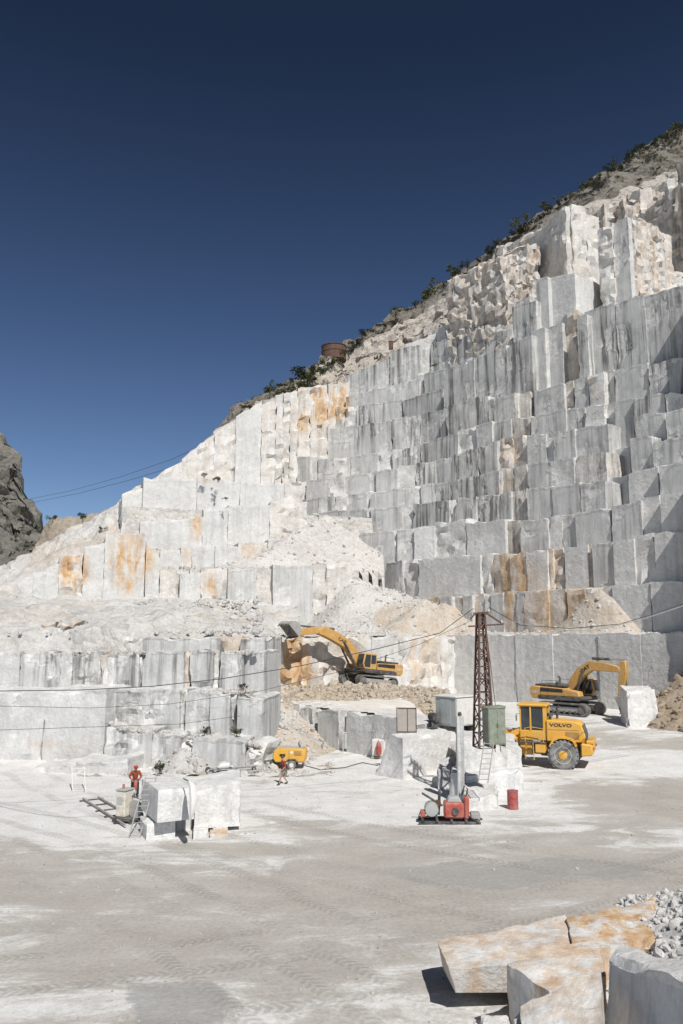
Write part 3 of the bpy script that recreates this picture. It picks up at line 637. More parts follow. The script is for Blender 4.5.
class MB:
    def __init__(s): s.v = []; s.f = []
    def _bm(s, bm, mat=None):
        b = len(s.v); bm.verts.index_update()
        for v in bm.verts: s.v.append((mat @ v.co if mat else v.co).to_tuple())
        for f in bm.faces: s.f.append(tuple(b + v.index for v in f.verts))
        bm.free(); return s
    def box(s, x0, x1, y0, y1, z0, z1, bev=.02, rot=None):
        bm = bmesh.new(); bmesh.ops.create_cube(bm, size=1)
        for v in bm.verts: v.co = Vector(((x0 + x1) / 2 + v.co.x * (x1 - x0), (y0 + y1) / 2 + v.co.y * (y1 - y0), (z0 + z1) / 2 + v.co.z * (z1 - z0)))
        if bev: bmesh.ops.bevel(bm, geom=bm.edges[:] , offset=min(bev, .45 * min(x1 - x0, y1 - y0, z1 - z0)), segments=1, affect='EDGES', profile=.5)
        return s._bm(bm, rot)
    def prism(s, prof, y0, y1, bev=.02, axis='y'):
        """side-view outline (x, z) given a thickness along y"""
        bm = bmesh.new(); n = len(prof)
        a = [bm.verts.new((x, y0, z)) for x, z in prof]; b = [bm.verts.new((x, y1, z)) for x, z in prof]
        bm.faces.new(a); bm.faces.new(b[::-1])
        for i in range(n): bm.faces.new((a[i], b[i], b[(i + 1) % n], a[(i + 1) % n]))
        bmesh.ops.recalc_face_normals(bm, faces=bm.faces[:])
        if bev: bmesh.ops.bevel(bm, geom=bm.edges[:], offset=bev, segments=1, affect='EDGES', profile=.5)
        return s._bm(bm)
    def tube(s, pts_, r, n=8, cap=True):
        pts_ = [Vector(p) for p in pts_]; rs = r if isinstance(r, (list, tuple)) else [r] * len(pts_); b = len(s.v)
        up = None
        for i, p in enumerate(pts_):
            t_ = (pts_[min(i + 1, len(pts_) - 1)] - pts_[max(i - 1, 0)]).normalized()
            if up is None: up = t_.orthogonal().normalized()
            up = (up - t_ * up.dot(t_)).normalized(); sd_ = t_.cross(up)
            for k in range(n):
                a = 2 * math.pi * k / n; s.v.append((p + (up * math.cos(a) + sd_ * math.sin(a)) * rs[i]).to_tuple())
        for i in range(len(pts_) - 1):
            for k in range(n): s.f.append((b + i * n + k, b + i * n + (k + 1) % n, b + (i + 1) * n + (k + 1) % n, b + (i + 1) * n + k))
        if cap: s.f.append(tuple(b + k for k in range(n))[::-1]); e = b + (len(pts_) - 1) * n; s.f.append(tuple(e + k for k in range(n)))
        return s
    def bar(s, a, b, w):
        return s.tube([a, b], w * .7, 4)
    def lathe(s, prof, c, axis='y', n=28):
        """profile (radius, offset along the axis), turned about a horizontal (y) or vertical (z) axis through c"""
        b = len(s.v); c = Vector(c)
        for r, o in prof:
            for k in range(n):
                a = 2 * math.pi * k / n
                s.v.append((c + (Vector((r * math.cos(a), o, r * math.sin(a))) if axis == 'y' else Vector((r * math.cos(a), r * math.sin(a), o)))).to_tuple())
        for i in range(len(prof) - 1):
            for k in range(n): s.f.append((b + i * n + k, b + i * n + (k + 1) % n, b + (i + 1) * n + (k + 1) % n, b + (i + 1) * n + k))
        s.f.append(tuple(b + k for k in range(n))); e = b + (len(prof) - 1) * n; s.f.append(tuple(e + k for k in range(n))[::-1])
        return s
    def build(s, name, mat, parent=None, smooth=35, origin=None):
        me = bpy.data.meshes.new(name); me.from_pydata(s.v, [], s.f); me.update()
        bm = bmesh.new(); bm.from_mesh(me); bmesh.ops.recalc_face_normals(bm, faces=bm.faces[:]); bm.to_mesh(me); bm.free()
        if origin is not None:
            o_ = Vector(origin)
            for v in me.vertices: v.co -= o_
        o = link(name, me, mat if not isinstance(mat, str) else M[mat], parent, smooth)
        if origin is not None: o.location = origin
        return o
def thing(name, label, cat, loc=(0, 0, 0), rotz=0, group=None, tilt=0):
    o = bpy.data.objects.new(name, None); COL.objects.link(o); o.empty_display_size = .3
    o.location = loc; o.rotation_euler = (0, tilt, rotz); return tag(o, label, cat, group)
def dup(o, parent=None):
    c = o.copy(); COL.objects.link(c)
    if parent is not None: c.parent = parent
    for ch in list(o.children): dup(ch, c)
    return c
def lettering(text, size, mat, parent, loc, rot, thick=.006, sx=1.0, bold=0):
    cu = bpy.data.curves.new('lettering', 'FONT'); cu.body = text; cu.size = size; cu.extrude = thick; cu.offset = bold; cu.align_x = 'CENTER'; cu.align_y = 'CENTER'
    o = bpy.data.objects.new('tmp', cu); COL.objects.link(o); dg = bpy.context.evaluated_depsgraph_get()
    me = bpy.data.meshes.new_from_object(o.evaluated_get(dg)); bpy.data.objects.remove(o)
    for v in me.vertices: v.co.x *= sx
    l = link('lettering', me, M[mat], parent); l.location = loc; l.rotation_euler = rot; return l
def planexy(root, ang, px, py):
    """a pixel on the upright plane through root with heading ang -> (along, up) measured from root"""
    h = Vector((math.cos(ang), math.sin(ang), 0)); n = Vector((-h.y, h.x)); p = hit(px, py, n, n.x * root[0] + n.y * root[1]) - Vector(root)
    return p.dot(h), p.z

# ================================================================== EXCAVATORS
def offset_poly(cl, ws):
    up, dn = [], []
    for i, (x, z) in enumerate(cl):
        a = Vector(cl[max(0, i - 1)]); b = Vector(cl[min(len(cl) - 1, i + 1)]); t_ = (b - a).normalized(); n = Vector((-t_.y, t_.x))
        up.append((x + n.x * ws[i] / 2, z + n.y * ws[i] / 2)); dn.append((x - n.x * ws[i] / 2, z - n.y * ws[i] / 2))
    return up + dn[::-1]
def excavator(label, loc, track_ang, body_ang, boom, bw, stick, sw, bucket, tilt, cab_side, stripe=True):
    root = thing('excavator', label, 'excavator', loc, track_ang, 'yellow tracked excavators', tilt)
    for sd_ in (-1, 1):
        y0, y1 = (1.05, 1.85) if sd_ > 0 else (-1.85, -1.05)
        out = []; L, H, rr_ = 2.15, 1.12, .56
        for k in range(13): a = -math.pi / 2 + math.pi * k / 12; out.append((L + rr_ * math.cos(a), rr_ + rr_ * math.sin(a) * 1.0))
        for k in range(13): a = math.pi / 2 + math.pi * k / 12; out.append((-L + rr_ * math.cos(a), rr_ + rr_ * math.sin(a) * 1.0))
        inn = [(x * .965, .56 + (z - .56) * .80) for x, z in out]
        mb = MB(); b = len(mb.v); n = len(out)
        for y in (y0, y1):
            for x, z in out: mb.v.append((x, y, z))
            for x, z in inn: mb.v.append((x, y, z))
        for i in range(n):
            j = (i + 1) % n
            mb.f += [(i, j, 2 * n + j, 2 * n + i), (n + i, n + j, 3 * n + j, 3 * n + i), (i, j, n + j, n + i), (2 * n + i, 2 * n + j, 3 * n + j, 3 * n + i)]
        per = []
        for i in range(n):                                   # grousers on the shoes
            a, c = Vector(out[i]), Vector(out[(i + 1) % n]); m = max(1, int((c - a).length / .2))
            per += [a.lerp(c, (q + .5) / m) for q in range(m)]
        for i in range(0, len(per), 1):
            q = per[i]; mb.box(q.x - .035, q.x + .035, y0 + .01, y1 - .01, q.y - .035, q.y + .035, 0)
        tr = mb.build('track', 'shoe', root)
        ys = y0 + .12, y1 - .12
        MB().prism([(-2.1, .30), (2.1, .30), (2.25, .56), (2.0, .80), (-2.0, .80), (-2.25, .56)], *ys, bev=.04).build('track_frame', 'steel', tr)
        for x, nm in ((2.15, 'idler'), (-2.15, 'sprocket')): MB().lathe([(.16, y0 + .05), (.42, y0 + .10), (.42, y1 - .10), (.16, y1 - .05)], (x, 0, .56), n=18).build(nm, 'shoe', tr)
        for k in range(6): MB().lathe([(.13, y0 + .06), (.17, y0 + .1), (.17, y1 - .1), (.13, y1 - .06)], (-1.5 + k * .6, 0, .28), n=12).build('roller', 'dark', tr)
        MB().box(1.0 if sd_ > 0 else -1.0, (1.9), (y0 + y1) / 2 - .04, (y0 + y1) / 2 + .04, .9, .96).build('track_guard', 'dark', tr)
    MB().box(-1.3, 1.3, -1.1, 1.1, .62, 1.05, .06).build('car_body', 'dark', root)
    MB().lathe([(.95, 1.0), (.95, 1.32)], (0, 0, 0), 'z').build('swing_ring', 'dark', root)
    da = body_ang - track_ang
    rot = Matrix.Rotation(da, 4, 'Z')
    def part(mb, name, mat, parent=root, **kw):
        mb.v = [(rot @ Vector(v)).to_tuple() for v in mb.v]; return mb.build(name, mat, parent, **kw)
    hs = part(MB().prism([(-2.6, 1.34), (1.9, 1.34), (2.05, 1.5), (2.0, 1.72), (-2.6, 1.72)], -1.65, 1.65, .03), 'deck', 'dark')
    part(MB().prism([(-3.55, 1.62), (-3.3, 1.38), (-2.35, 1.38), (-2.35, 2.55), (-3.35, 2.6), (-3.6, 2.35)], -1.6, 1.6, .08), 'counterweight', 'yellow')
    part(MB().prism([(-2.33, 1.75), (.2, 1.75), (.2, 2.45), (-2.33, 2.55)], -1.62, 1.62, .03), 'engine_housing', 'yellow')
    part(MB().box(-3.2, .1, -1.2, 1.25, 2.56, 2.76, .05), 'engine_hood', 'dark')
    part(MB().prism([(.25, 1.75), (1.85, 1.75), (1.75, 2.2), (.25, 2.4)], -1.62 if cab_side > 0 else .72, -.72 if cab_side > 0 else 1.62, .04), 'tool_box', 'yellow')
    part(MB().tube([(-1.6, .8, 2.7), (-1.6, .8, 3.35), (-1.8, .8, 3.45)], .09), 'exhaust_stack', 'dark')
    part(MB().lathe([(.18, 2.7), (.2, 2.95), (.1, 3.05)], (-.9, -.75, 0), 'z', 14), 'air_cleaner', 'dark')
    for y in (-1.5, 1.5):
        part(MB().tube([(-2.2, y, 2.75), (-2.2, y, 3.15), (-.2, y, 3.15), (-.2, y, 2.7)], .025, 6), 'handrail', 'dark')
    cy0, cy1 = (.55, 1.6) if cab_side > 0 else (-1.6, -.55)
    cab = part(MB().prism([(.35, 1.74), (2.0, 1.74), (2.25, 2.25), (2.05, 3.35), (.45, 3.4), (.35, 3.2)], cy0, cy1, .05), 'cab', 'yellow')
    for yy in (cy0 - .006, cy1 + .006):
        part(MB().prism([(.5, 2.35), (1.15, 2.3), (1.15, 3.22), (.52, 3.22)], yy - .008, yy + .008, 0), 'side_window', 'glass', cab)
        part(MB().prism([(1.25, 1.95), (1.95, 1.95), (2.1, 2.3), (1.93, 3.22), (1.25, 3.22)], yy - .008, yy + .008, 0), 'door_window', 'glass', cab)
    part(MB().prism([(2.03, 1.85), (2.05, 1.85), (2.275, 2.25), (2.09, 3.25), (2.07, 3.25), (2.25, 2.25)], cy0 + .1, cy1 - .1, 0), 'windscreen', 'glass', cab)
    for sd_ in (-1, 1):
        part(MB().prism([(-2.3, 2.08), (.18, 2.08), (.18, 2.38), (-2.3, 2.46)], sd_ * 1.632 - .006, sd_ * 1.632 + .006, 0), 'stripe', 'logo')
        r_ = (R(90), 0, da + (0 if sd_ < 0 else math.pi))
        if stripe: lettering('CAT', .34, 'logow', root, rot @ Vector((-2.95, sd_ * 1.62, 2.0)), r_, sx=1.2, bold=.008)
    # boom, stick and bucket from points on the upright plane of the arm (local along/up)
    bo = part(MB().prism(offset_poly(boom, bw), -.36, .36, .05), 'boom', 'yellow')
    for sd_ in (-1, 1):
        mid = boom[len(boom) // 2 - 1]; nxt = boom[len(boom) // 2]
        ang = math.atan2(nxt[1] - mid[1], nxt[0] - mid[0])
        c = Vector(((mid[0] + nxt[0]) / 2, sd_ * .372, (mid[1] + nxt[1]) / 2))
        q = Matrix.Rotation(da, 3, 'Z') @ Matrix.Rotation(-ang, 3, 'Y') @ Matrix.Rotation(0 if sd_ < 0 else math.pi, 3, 'Z') @ Matrix.Rotation(R(90), 3, 'X')
        lettering('CAT', .46, 'logo', bo, rot @ c, q.to_euler(), sx=1.25, bold=.012)
        part(MB().tube([(boom[0][0] + .9, sd_ * .48, 1.75), (mid[0] * .6 + nxt[0] * .4, sd_ * .48, mid[1] * .6 + nxt[1] * .4)], [.11, .11]), 'boom_cylinder', 'dark')
    part(MB().prism(offset_poly(stick, sw), -.27, .27, .04), 'stick', 'yellow')
    a = Vector(boom[len(boom) // 2]); c = Vector(stick[0]); d_ = (Vector(boom[-1]) - a); n_ = Vector((-d_.y, d_.x)).normalized()
    if n_.y < 0: n_ = -n_
    p0 = a + n_ * (bw[len(bw) // 2] / 2 + .2); p1 = c + n_ * .1
    part(MB().tube([(p0.x, 0, p0.y), (lerp(p0.x, p1.x, .55), 0, lerp(p0.y, p1.y, .55))], .13), 'stick_cylinder', 'dark')
    part(MB().tube([(lerp(p0.x, p1.x, .5), 0, lerp(p0.y, p1.y, .5)), (p1.x, 0, p1.y)], .07), 'stick_piston', 'alu')
    if bucket:
        pv, bang, bs = bucket
        prof = []
        for k in range(11): aa = R(200) - R(210) * k / 10; prof.append((.72 + .80 * math.cos(aa), .05 + .72 * math.sin(aa)))
        inner = [(.72 + .70 * math.cos(R(200) - R(210) * k / 10), .05 + .62 * math.sin(R(200) - R(210) * k / 10)) for k in range(11)]
        cs, sn = math.cos(bang), math.sin(bang)
        tf = lambda q: (pv[0] + bs * (q[0] * cs - q[1] * sn), pv[1] + bs * (q[0] * sn + q[1] * cs))
        bk = part(MB().prism([tf(q) for q in prof] + [tf(q) for q in inner[::-1]], -.85 * bs, .85 * bs, 0), 'bucket', 'steel')
        for sd_ in (-1, 1): part(MB().prism([tf(q) for q in prof], sd_ * .84 * bs - .03, sd_ * .84 * bs + .03, 0), 'side_plate', 'steel', bk)
        te = prof[-1]
        for k in range(5):
            y = (-.7 + .35 * k) * bs; q = [tf((te[0] - .08, te[1] + .05)), tf((te[0] + .08, te[1] + .05)), tf((te[0] + .04, te[1] - .28))]
            part(MB().prism(q, y - .06, y + .06, 0), 'tooth', 'dark', bk)
        lk = [stick[-2], stick[-1]]
        part(MB().tube([(lerp(stick[0][0], stick[-1][0], .25), 0, lerp(stick[0][1], stick[-1][1], .25) + sw[0] * .55), (tf((.5, .75))[0], 0, tf((.5, .75))[1])], .09), 'bucket_cylinder', 'dark')
    return root
def arm(loc, ang, tilt, pxs):
    o = []
    for x, y in pxs:
        a, b = planexy(loc, ang, x, y); o.append((a * math.cos(tilt) - b * math.sin(tilt), a * math.sin(tilt) + b * math.cos(tilt)))
    return o
# first machine: on the rubble of the side terrace, arm stretched to the top of the tan wall
h1 = math.atan2(-.643, -.766); e1 = Vector((2.75, 86.6, 3.6)); T1 = R(-6)
B_ = arm(e1, h1, T1, [(360, 672), (357, 661), (347, 645), (333, 636), (322, 631), (317, 632)])
S_ = arm(e1, h1, T1, [(326, 629.5), (313, 630.5), (303, 632), (294, 634.5)])
excavator('yellow excavator on the rubble ledge, arm stretched left to the top of the tan wall', e1, h1, h1, B_, [.6, .95, 1.0, 1.05, .95, .5], S_, [.55, .75, .6, .4], (S_[-1], R(35), 1.05), T1, 1)
# second machine: at the foot of the tall grey wall on the right, arm folded down
h2 = math.atan2(-.73, .683); e2 = at(571, 706, 79.5); e2.z = floor_z(e2.x, e2.y)
B_ = arm(e2, h2, 0, [(570, 692), (575, 682), (582, 672), (592, 665.5), (606, 667), (621, 669.5)])
S_ = arm(e2, h2, 0, [(624, 661), (623.5, 672), (622.5, 686), (621, 697)])
excavator('yellow excavator at the foot of the grey wall, arm bent down behind the pale boulder', e2, h2, h2, B_, [.6, .9, 1.0, .95, .8, .5], S_, [.5, .8, .6, .4], (S_[-1], R(-75), .95), 0, 1)

# ================================================================== WHEEL LOADER
def wheel_loader():
    ang = R(158); p = on_floor(564, 769); off = Matrix.Rotation(ang, 3, 'Z') @ Vector((-1.85, 1.12, 0))
    loc = p - off; loc.z = floor_z(loc.x, loc.y) - .03
    r = thing('wheel_loader', 'big yellow wheel loader facing left behind the green cabinet and the pale rock', 'wheel loader', loc, ang)
    P = lambda mb, n, m, par=r, **k: mb.build(n, m, par, **k)
    for x in (-1.85, 1.95):
        for sd_ in (-1, 1):
            y0, y1 = (.72, 1.42) if sd_ > 0 else (-1.42, -.72)
            mb = MB().lathe([(.56, y0 + .04), (.86, y0), (.95, y0 + .10), (.96, (y0 + y1) / 2), (.95, y1 - .10), (.86, y1), (.56, y1 - .04)], (0, 0, 0), n=36)
            for k in range(22):
                a = 2 * math.pi * k / 22
                for q in (-1, 1):
                    m4 = Matrix.Rotation(-a + q * .06, 4, 'Y') @ Matrix.Translation((.955, (y0 + y1) / 2 + q * .17, 0)) @ Matrix.Rotation(q * .45, 4, 'X')
                    mb.box(-.04, .04, -.17, .17, -.06, .06, 0, m4)
            w = P(mb, 'wheel', 'tyre'); w.location = (x, 0, .95)
            ye = y1 if sd_ > 0 else y0; s_ = 1 if sd_ > 0 else -1
            rm = MB().lathe([(.57, ye - .10 * s_), (.55, ye - .03 * s_), (.46, ye - .06 * s_), (.42, ye - .16 * s_)], (0, 0, 0)).build('rim', M['rim'], w)
            MB().lathe([(.30, ye - .15 * s_), (.29, ye - .02 * s_), (.2, ye + .02 * s_)], (0, 0, 0), n=20).build('hub', M['yellow2'], w)
    P(MB().box(-3.0, -.3, -.62, .62, .75, 1.75, .05), 'rear_frame', 'dark')
    P(MB().box(-.3, .35, -.3, .3, .8, 1.5, .05), 'articulation_joint', 'dark')
    P(MB().prism([(.3, .75), (2.8, .75), (2.9, 1.5), (1.7, 2.25), (.9, 2.3), (.3, 1.5)], -.55, .55, .05), 'front_frame', 'yellow2')
    hood = P(MB().prism([(-3.25, 1.75), (-.75, 1.75), (-.75, 3.16), (-2.6, 3.12), (-3.05, 2.95), (-3.3, 2.2)], -.95, .95, .07), 'engine_hood', 'yellow2')
    P(MB().prism([(-3.30, 1.85), (-3.33, 2.2), (-3.12, 2.85), (-3.08, 2.85), (-3.27, 2.2), (-3.25, 1.85)], -.8, .8, 0), 'grille', 'dark', hood)
    for k in range(7): P(MB().box(-2.9, -2.0, .945, .957, 1.95 + k * .07, 1.98 + k * .07, 0), 'louvre', 'dark', hood)
    P(MB().box(-2.9, -.8, .949, .955, 2.52, 2.545, 0), 'panel_seam', 'dark', hood)
    lettering('VOLVO', .29, 'logo', hood, (-1.72, .965, 2.84), (R(90), 0, math.pi), sx=1.5, bold=.008)
    lettering('VOLVO', .29, 'logo', hood, (-1.72, -.965, 2.84), (R(90), 0, 0), sx=1.5, bold=.008)
    P(MB().prism([(-3.75, 1.0), (-3.0, .9), (-3.0, 1.75), (-3.75, 1.72)], -1.3, 1.3, .08), 'counterweight', 'yellow2')
    P(MB().box(-3.82, -3.35, -1.25, 1.25, 1.74, 1.95, .05), 'rear_bumper', 'yellow2')
    for y in (-1.05, 1.05): P(MB().box(-3.85, -3.74, y - .13, y + .13, 1.35, 1.52, .02), 'rear_lamp', 'red')
    for y in (-1.05, 1.05):
        P(MB().prism([(-2.75, 1.55), (-2.55, 1.98), (-2.1, 2.12), (-1.6, 2.12), (-1.2, 1.95), (-.95, 1.5), (-1.05, 1.5), (-1.3, 1.85), (-1.65, 2.02), (-2.1, 2.02), (-2.5, 1.88), (-2.65, 1.55)], y - .38, y + .38, 0), 'rear_fender', 'yellow2')
        P(MB().prism([(1.2, 1.85), (1.45, 2.08), (2.3, 2.1), (2.75, 1.8), (2.7, 1.75), (2.25, 2.02), (1.5, 2.0), (1.25, 1.8)], y - .36, y + .36, 0), 'front_fender', 'yellow2')
    cab = P(MB().box(-.72, 1.05, -.82, .82, 1.75, 2.42, .05), 'cab', 'yellow2')
    for x, y in ((-.66, -.76), (-.66, .76), (.3, .78), (.3, -.78), (.98, -.7), (.98, .7)):
        w_ = .13 if x < 0 else .055
        P(MB().box(x - w_, x + w_, y - .05, y + .05, 2.4, 4.02, .015), 'pillar', 'yellow2', cab)
    P(MB().box(-.85, 1.2, -.9, .9, 4.0, 4.18, .06), 'roof', 'yellow2', cab)
    for sd_ in (-1, 1):
        P(MB().box(-.52, .24, sd_ * .765 - .01, sd_ * .765 + .01, 2.44, 3.98, 0), 'side_window', 'glass', cab)
        P(MB().box(.36, .92, sd_ * .755 - .01, sd_ * .755 + .01, 2.44, 3.98, 0), 'door_window', 'glass', cab)
        P(MB().box(1.08, 1.16, sd_ * .75 - .12, sd_ * .75 + .12, 3.78, 3.96, .02), 'work_lamp', 'whitep', cab)
        P(MB().tube([(1.0, sd_ * .8, 3.5), (1.2, sd_ * 1.15, 3.5), (1.2, sd_ * 1.15, 3.3)], .02, 6), 'mirror_arm', 'dark', cab)
        P(MB().box(1.17, 1.22, sd_ * 1.15 - .11, sd_ * 1.15 + .11, 3.05, 3.42, .01), 'mirror', 'dark', cab)
    P(MB().box(1.0, 1.015, -.64, .64, 2.44, 3.98, 0), 'windscreen', 'glass', cab)
    P(MB().box(-.67, -.655, -.64, .64, 2.6, 3.9, 0), 'rear_window', 'glass', cab)
    P(MB().tube([(-1.35, -.35, 3.1), (-1.35, -.35, 3.85), (-1.5, -.35, 4.0)], .085), 'exhaust_stack', 'dark')
    P(MB().lathe([(.1, 3.1), (.1, 3.35), (.2, 3.36), (.21, 3.55), (.12, 3.6)], (-.98, .45, 0), 'z', 16), 'air_cleaner', 'dark')
    P(MB().box(-.75, 1.0, .84, 1.25, 1.62, 1.72, .02), 'platform', 'dark')
    ld = P(MB().tube([(.55, 1.3, 1.65), (.60, 1.34, .55)], .03, 6), 'ladder', 'yellow2'); P(MB().tube([(.1, 1.3, 1.65), (.05, 1.34, .55)], .03, 6), 'ladder_rail', 'yellow2', ld)
    for k in range(4): P(MB().box(.07, .58, 1.24, 1.40, .58 + k * .3, .62 + k * .3, 0), 'step', 'dark', ld)
    P(MB().tube([(.62, 1.28, 1.7), (.62, 1.28, 2.6), (.2, 1.28, 2.7), (-.6, 1.28, 2.6), (-.6, 1.28, 1.7)], .025, 6), 'handrail', 'yellow2')
    P(MB().box(-.7, .0, .55, 1.2, 1.0, 1.6, .05), 'fuel_tank', 'yellow2')
    for y in (-.6, .6):
        P(MB().prism([(.9, 2.25), (1.1, 2.5), (1.9, 2.2), (3.0, 1.2), (3.7, .55), (3.6, .3), (2.8, .8), (1.8, 1.75)], y - .11, y + .11, .02), 'lift_arm', 'yellow2')
        P(MB().tube([(1.0, y * 1.35, 1.2), (2.5, y * 1.35, 1.4)], .09), 'lift_cylinder', 'steel')
    P(MB().prism([(1.9, 1.95), (2.2, 2.5), (2.5, 2.45), (3.1, 1.4), (2.95, 1.3)], -.13, .13, .02), 'tilt_lever', 'yellow2')
    P(MB().tube([(1.1, 0, 2.25), (2.25, 0, 2.42)], .1), 'tilt_cylinder', 'steel')
    bk = P(MB().prism([(3.55, .15), (5.0, .05), (5.0, .12), (3.75, .3), (3.65, .8), (4.0, 1.5), (3.95, 1.58), (3.5, 1.0), (3.42, .5)], -1.6, 1.6, 0), 'bucket', 'steel')
    for y in (-1.58, 1.58): P(MB().prism([(3.45, .18), (4.95, .08), (4.7, .5), (3.98, 1.55), (3.5, 1.0)], y - .03, y + .03, 0), 'side_plate', 'steel', bk)
wheel_loader()

# ================================================================== LOOSE BLOCKS AND BOULDERS
def px_block(name, label, cat, fl, fr, bl, z0, h, n=(10, 8, 8), amp=.06, chip=.25, ck=(0, .25, .45), topin=(0, 0, 0), mat='block', group=None, depth=None, tops=None, ns=.9, ground=None, smooth=28):
    """front-left, front-right and back-left foot pixels at height z0 (None: on the floor)"""
    g = (lambda q: on_floor(*q)) if z0 is None else (lambda q: onz(q[0], q[1], z0))
    a, b, c = g(fl), g(fr), g(bl)
    if depth: c = a + (c - a).normalized() * depth
    d = b + (c - a)
    lo = [a, b, d, c]
    if z0 is None: lo = [Vector((q.x, q.y, q.z - .06)) for q in lo]
    hs = h if hasattr(h, '__len__') else [h] * 4
    ctr = (a + b + c + d) / 4
    hi = [Vector((lerp(q.x, ctr.x, topin[i] if len(topin) == 4 else 0), lerp(q.y, ctr.y, topin[i] if len(topin) == 4 else 0), q.z + hs[i])) for i, q in enumerate(lo)]
    B = RB(); B.hexa(lo + hi, n, amp, chip, ck, random.random() * 80, skip=(), ns=ns, top_rough=.06)
    o = B.build(name, M[mat], smooth=smooth, origin=(ctr.x, ctr.y, min(q.z for q in lo)))
    return tag(o, label, cat, group)
px_block('marble_block', 'large cut white block with a slanted grey end below the grey kiosk', 'stone block', (403, 780), (452, 770), (374, 775), None, 2.6, n=(16, 12, 10), amp=.05, chip=.14, topin=(.0, 0, .02, .42), ck=(.05, .05, 1.0))
px_block('marble_block', 'white block propped up on a small block beside the leaning ladder', 'stone block', (157, 823), (194, 819), (141, 809), .85, 1.42, n=(12, 9, 12), amp=.03, chip=.1, ck=(0, .1, .75))
px_block('marble_block', 'small pale support block under the corner of the propped block', 'stone block', (146, 841), (175, 838), (139, 832), None, .82, amp=.03, chip=.1, ck=(0, .1, .9))
px_block('marble_block', 'wide white block standing right of the propped block', 'stone block', (194, 829), (240, 826), (196, 815), .18, [1.75, 2.05, 2.15, 1.9], n=(14, 11, 10), amp=.04, chip=.12, ck=(0, .1, .75))
px_block('stone_pad', 'low pale stone pad under the left foot of the wide white block', 'stone', (193, 840), (208, 838), (194, 830), None, .42, n=(5, 4, 4), amp=.03, ck=(0, 0, .9))
px_block('stone_pad', 'flat brown stone under the middle of the wide white block', 'stone', (209, 839), (228, 836), (210, 829), None, .26, n=(6, 3, 5), amp=.07, ck=(.9, .1, .8))
px_block('gap_stone', 'dark stone added in place of the shaded gap under the raised block', 'stone', (176, 832), (192, 829), (176, 820), None, .85, n=(5, 4, 4), amp=.04, ck=(0, .6, .1))  # added dark stone stands in for the shade of the gap under the block
px_block('boulder', 'pale squared boulder standing alone at the right before the excavator', 'boulder', (628, 728), (661, 727), (621, 722), None, [3.1, 3.2, 3.25, 3.3], n=(12, 12, 10), amp=.16, chip=.55, topin=(.08, .18, .12, .02), ck=(.05, .2, .8), ns=.6)
px_block('plinth_rock', 'pale rounded rock under the rusty lattice tower', 'rock', (459, 788), (523, 785), (457, 772), .2, [2.75, 2.1, 2.3, 2.75], n=(18, 10, 12), amp=.12, chip=.5, ck=(.05, .4, .7), ns=.6)
px_block('rock_slab', 'smooth pale slab standing at the foot of the concrete post', 'rock', (449, 801), (462, 803), (451, 792), None, 1.6, n=(6, 8, 5), amp=.05, topin=(.3, .1, .1, .3), ck=(0, .05, .5))
px_block('rock_slab', 'low grey slab lying below the ladder on the tower rock', 'rock', (466, 798), (524, 792), (466, 785), None, [1.25, 1.3, 1.2, 1.2], n=(16, 6, 8), amp=.07, chip=.3, ck=(0, .1, .6))
px_block('rock', 'rough broken rock behind the red drilling rig', 'rock', (464, 812), (500, 808), (462, 797), None, [.7, .75, .9, .9], n=(12, 6, 8), amp=.16, chip=.4, ck=(.1, .3, .7), ns=1.4)
px_block('rock', 'small dark rock between the large cut block and the post', 'rock', (438, 790), (451, 789), (440, 780), None, [1.2, 1.1, 1.5, 1.3], n=(7, 6, 6), amp=.2, chip=.3, ck=(.1, .9, .2), ns=1.3)
# bottom right
def top_block(name, label, cat, tops, zt, thick, n=(14, 5, 8), amp=.05, chip=.18, ck=(0, .1, .6), under=0, shift=(0, 0), ns=.8, zts=None, smooth=28):
    """top-face pixels (fl, fr, br, bl) at height zt, thickness downwards"""
    z_ = zts or [zt] * 4
    hi = [onz(x, y, z) for (x, y), z in zip(tops, z_)]; ctr = sum(hi, Vector()) / 4
    th = thick if hasattr(thick, '__len__') else [thick] * 4
    lo = [Vector((lerp(q.x, ctr.x, under) + shift[0], lerp(q.y, ctr.y, under) + shift[1], q.z - t_)) for q, t_ in zip(hi, th)]
    B = RB(); B.hexa(lo + hi, n, amp, chip, ck, random.random() * 80, skip=(), ns=ns, top_rough=.07)
    return tag(B.build(name, M['block'], smooth=smooth, origin=(ctr.x, ctr.y, min(q.z for q in lo))), label, cat)
top_block('stone_slab', 'long tan slab with a shaded grey end casting a shadow on the floor', 'stone slab', [(449, 969), (590, 963), (566, 914), (437, 938)], 1.15, [.62, .75, .9, .85], n=(26, 6, 12), amp=.05, chip=.16, ck=(.62, .1, .8), under=.03, shift=(.12, .15))
top_block('stone_slab', 'orange brown slab at the upper right of the long tan slab', 'stone slab', [(575, 956), (655, 935), (655, 897), (566, 914)], 1.3, 1.4, n=(18, 5, 10), amp=.07, chip=.2, ck=(1.1, .1, .8))
top_block('stone_block', 'squared block with orange banded top and pale grey sides', 'stone block', [(549, 991), (606, 974), (597, 938), (504, 961)], 1.85, 1.9, n=(14, 10, 12), amp=.05, chip=.15, ck=(.75, .1, .7))
top_block('stone_block', 'cream and brown stained block at the bottom edge below the banded block', 'stone block', [(522, 1052), (606, 1046), (600, 968), (512, 1004)], 1.95, 1.9, n=(14, 10, 12), amp=.09, chip=.3, ck=(.45, .5, .7), zts=[1.7, 1.9, 2.45, 1.9])
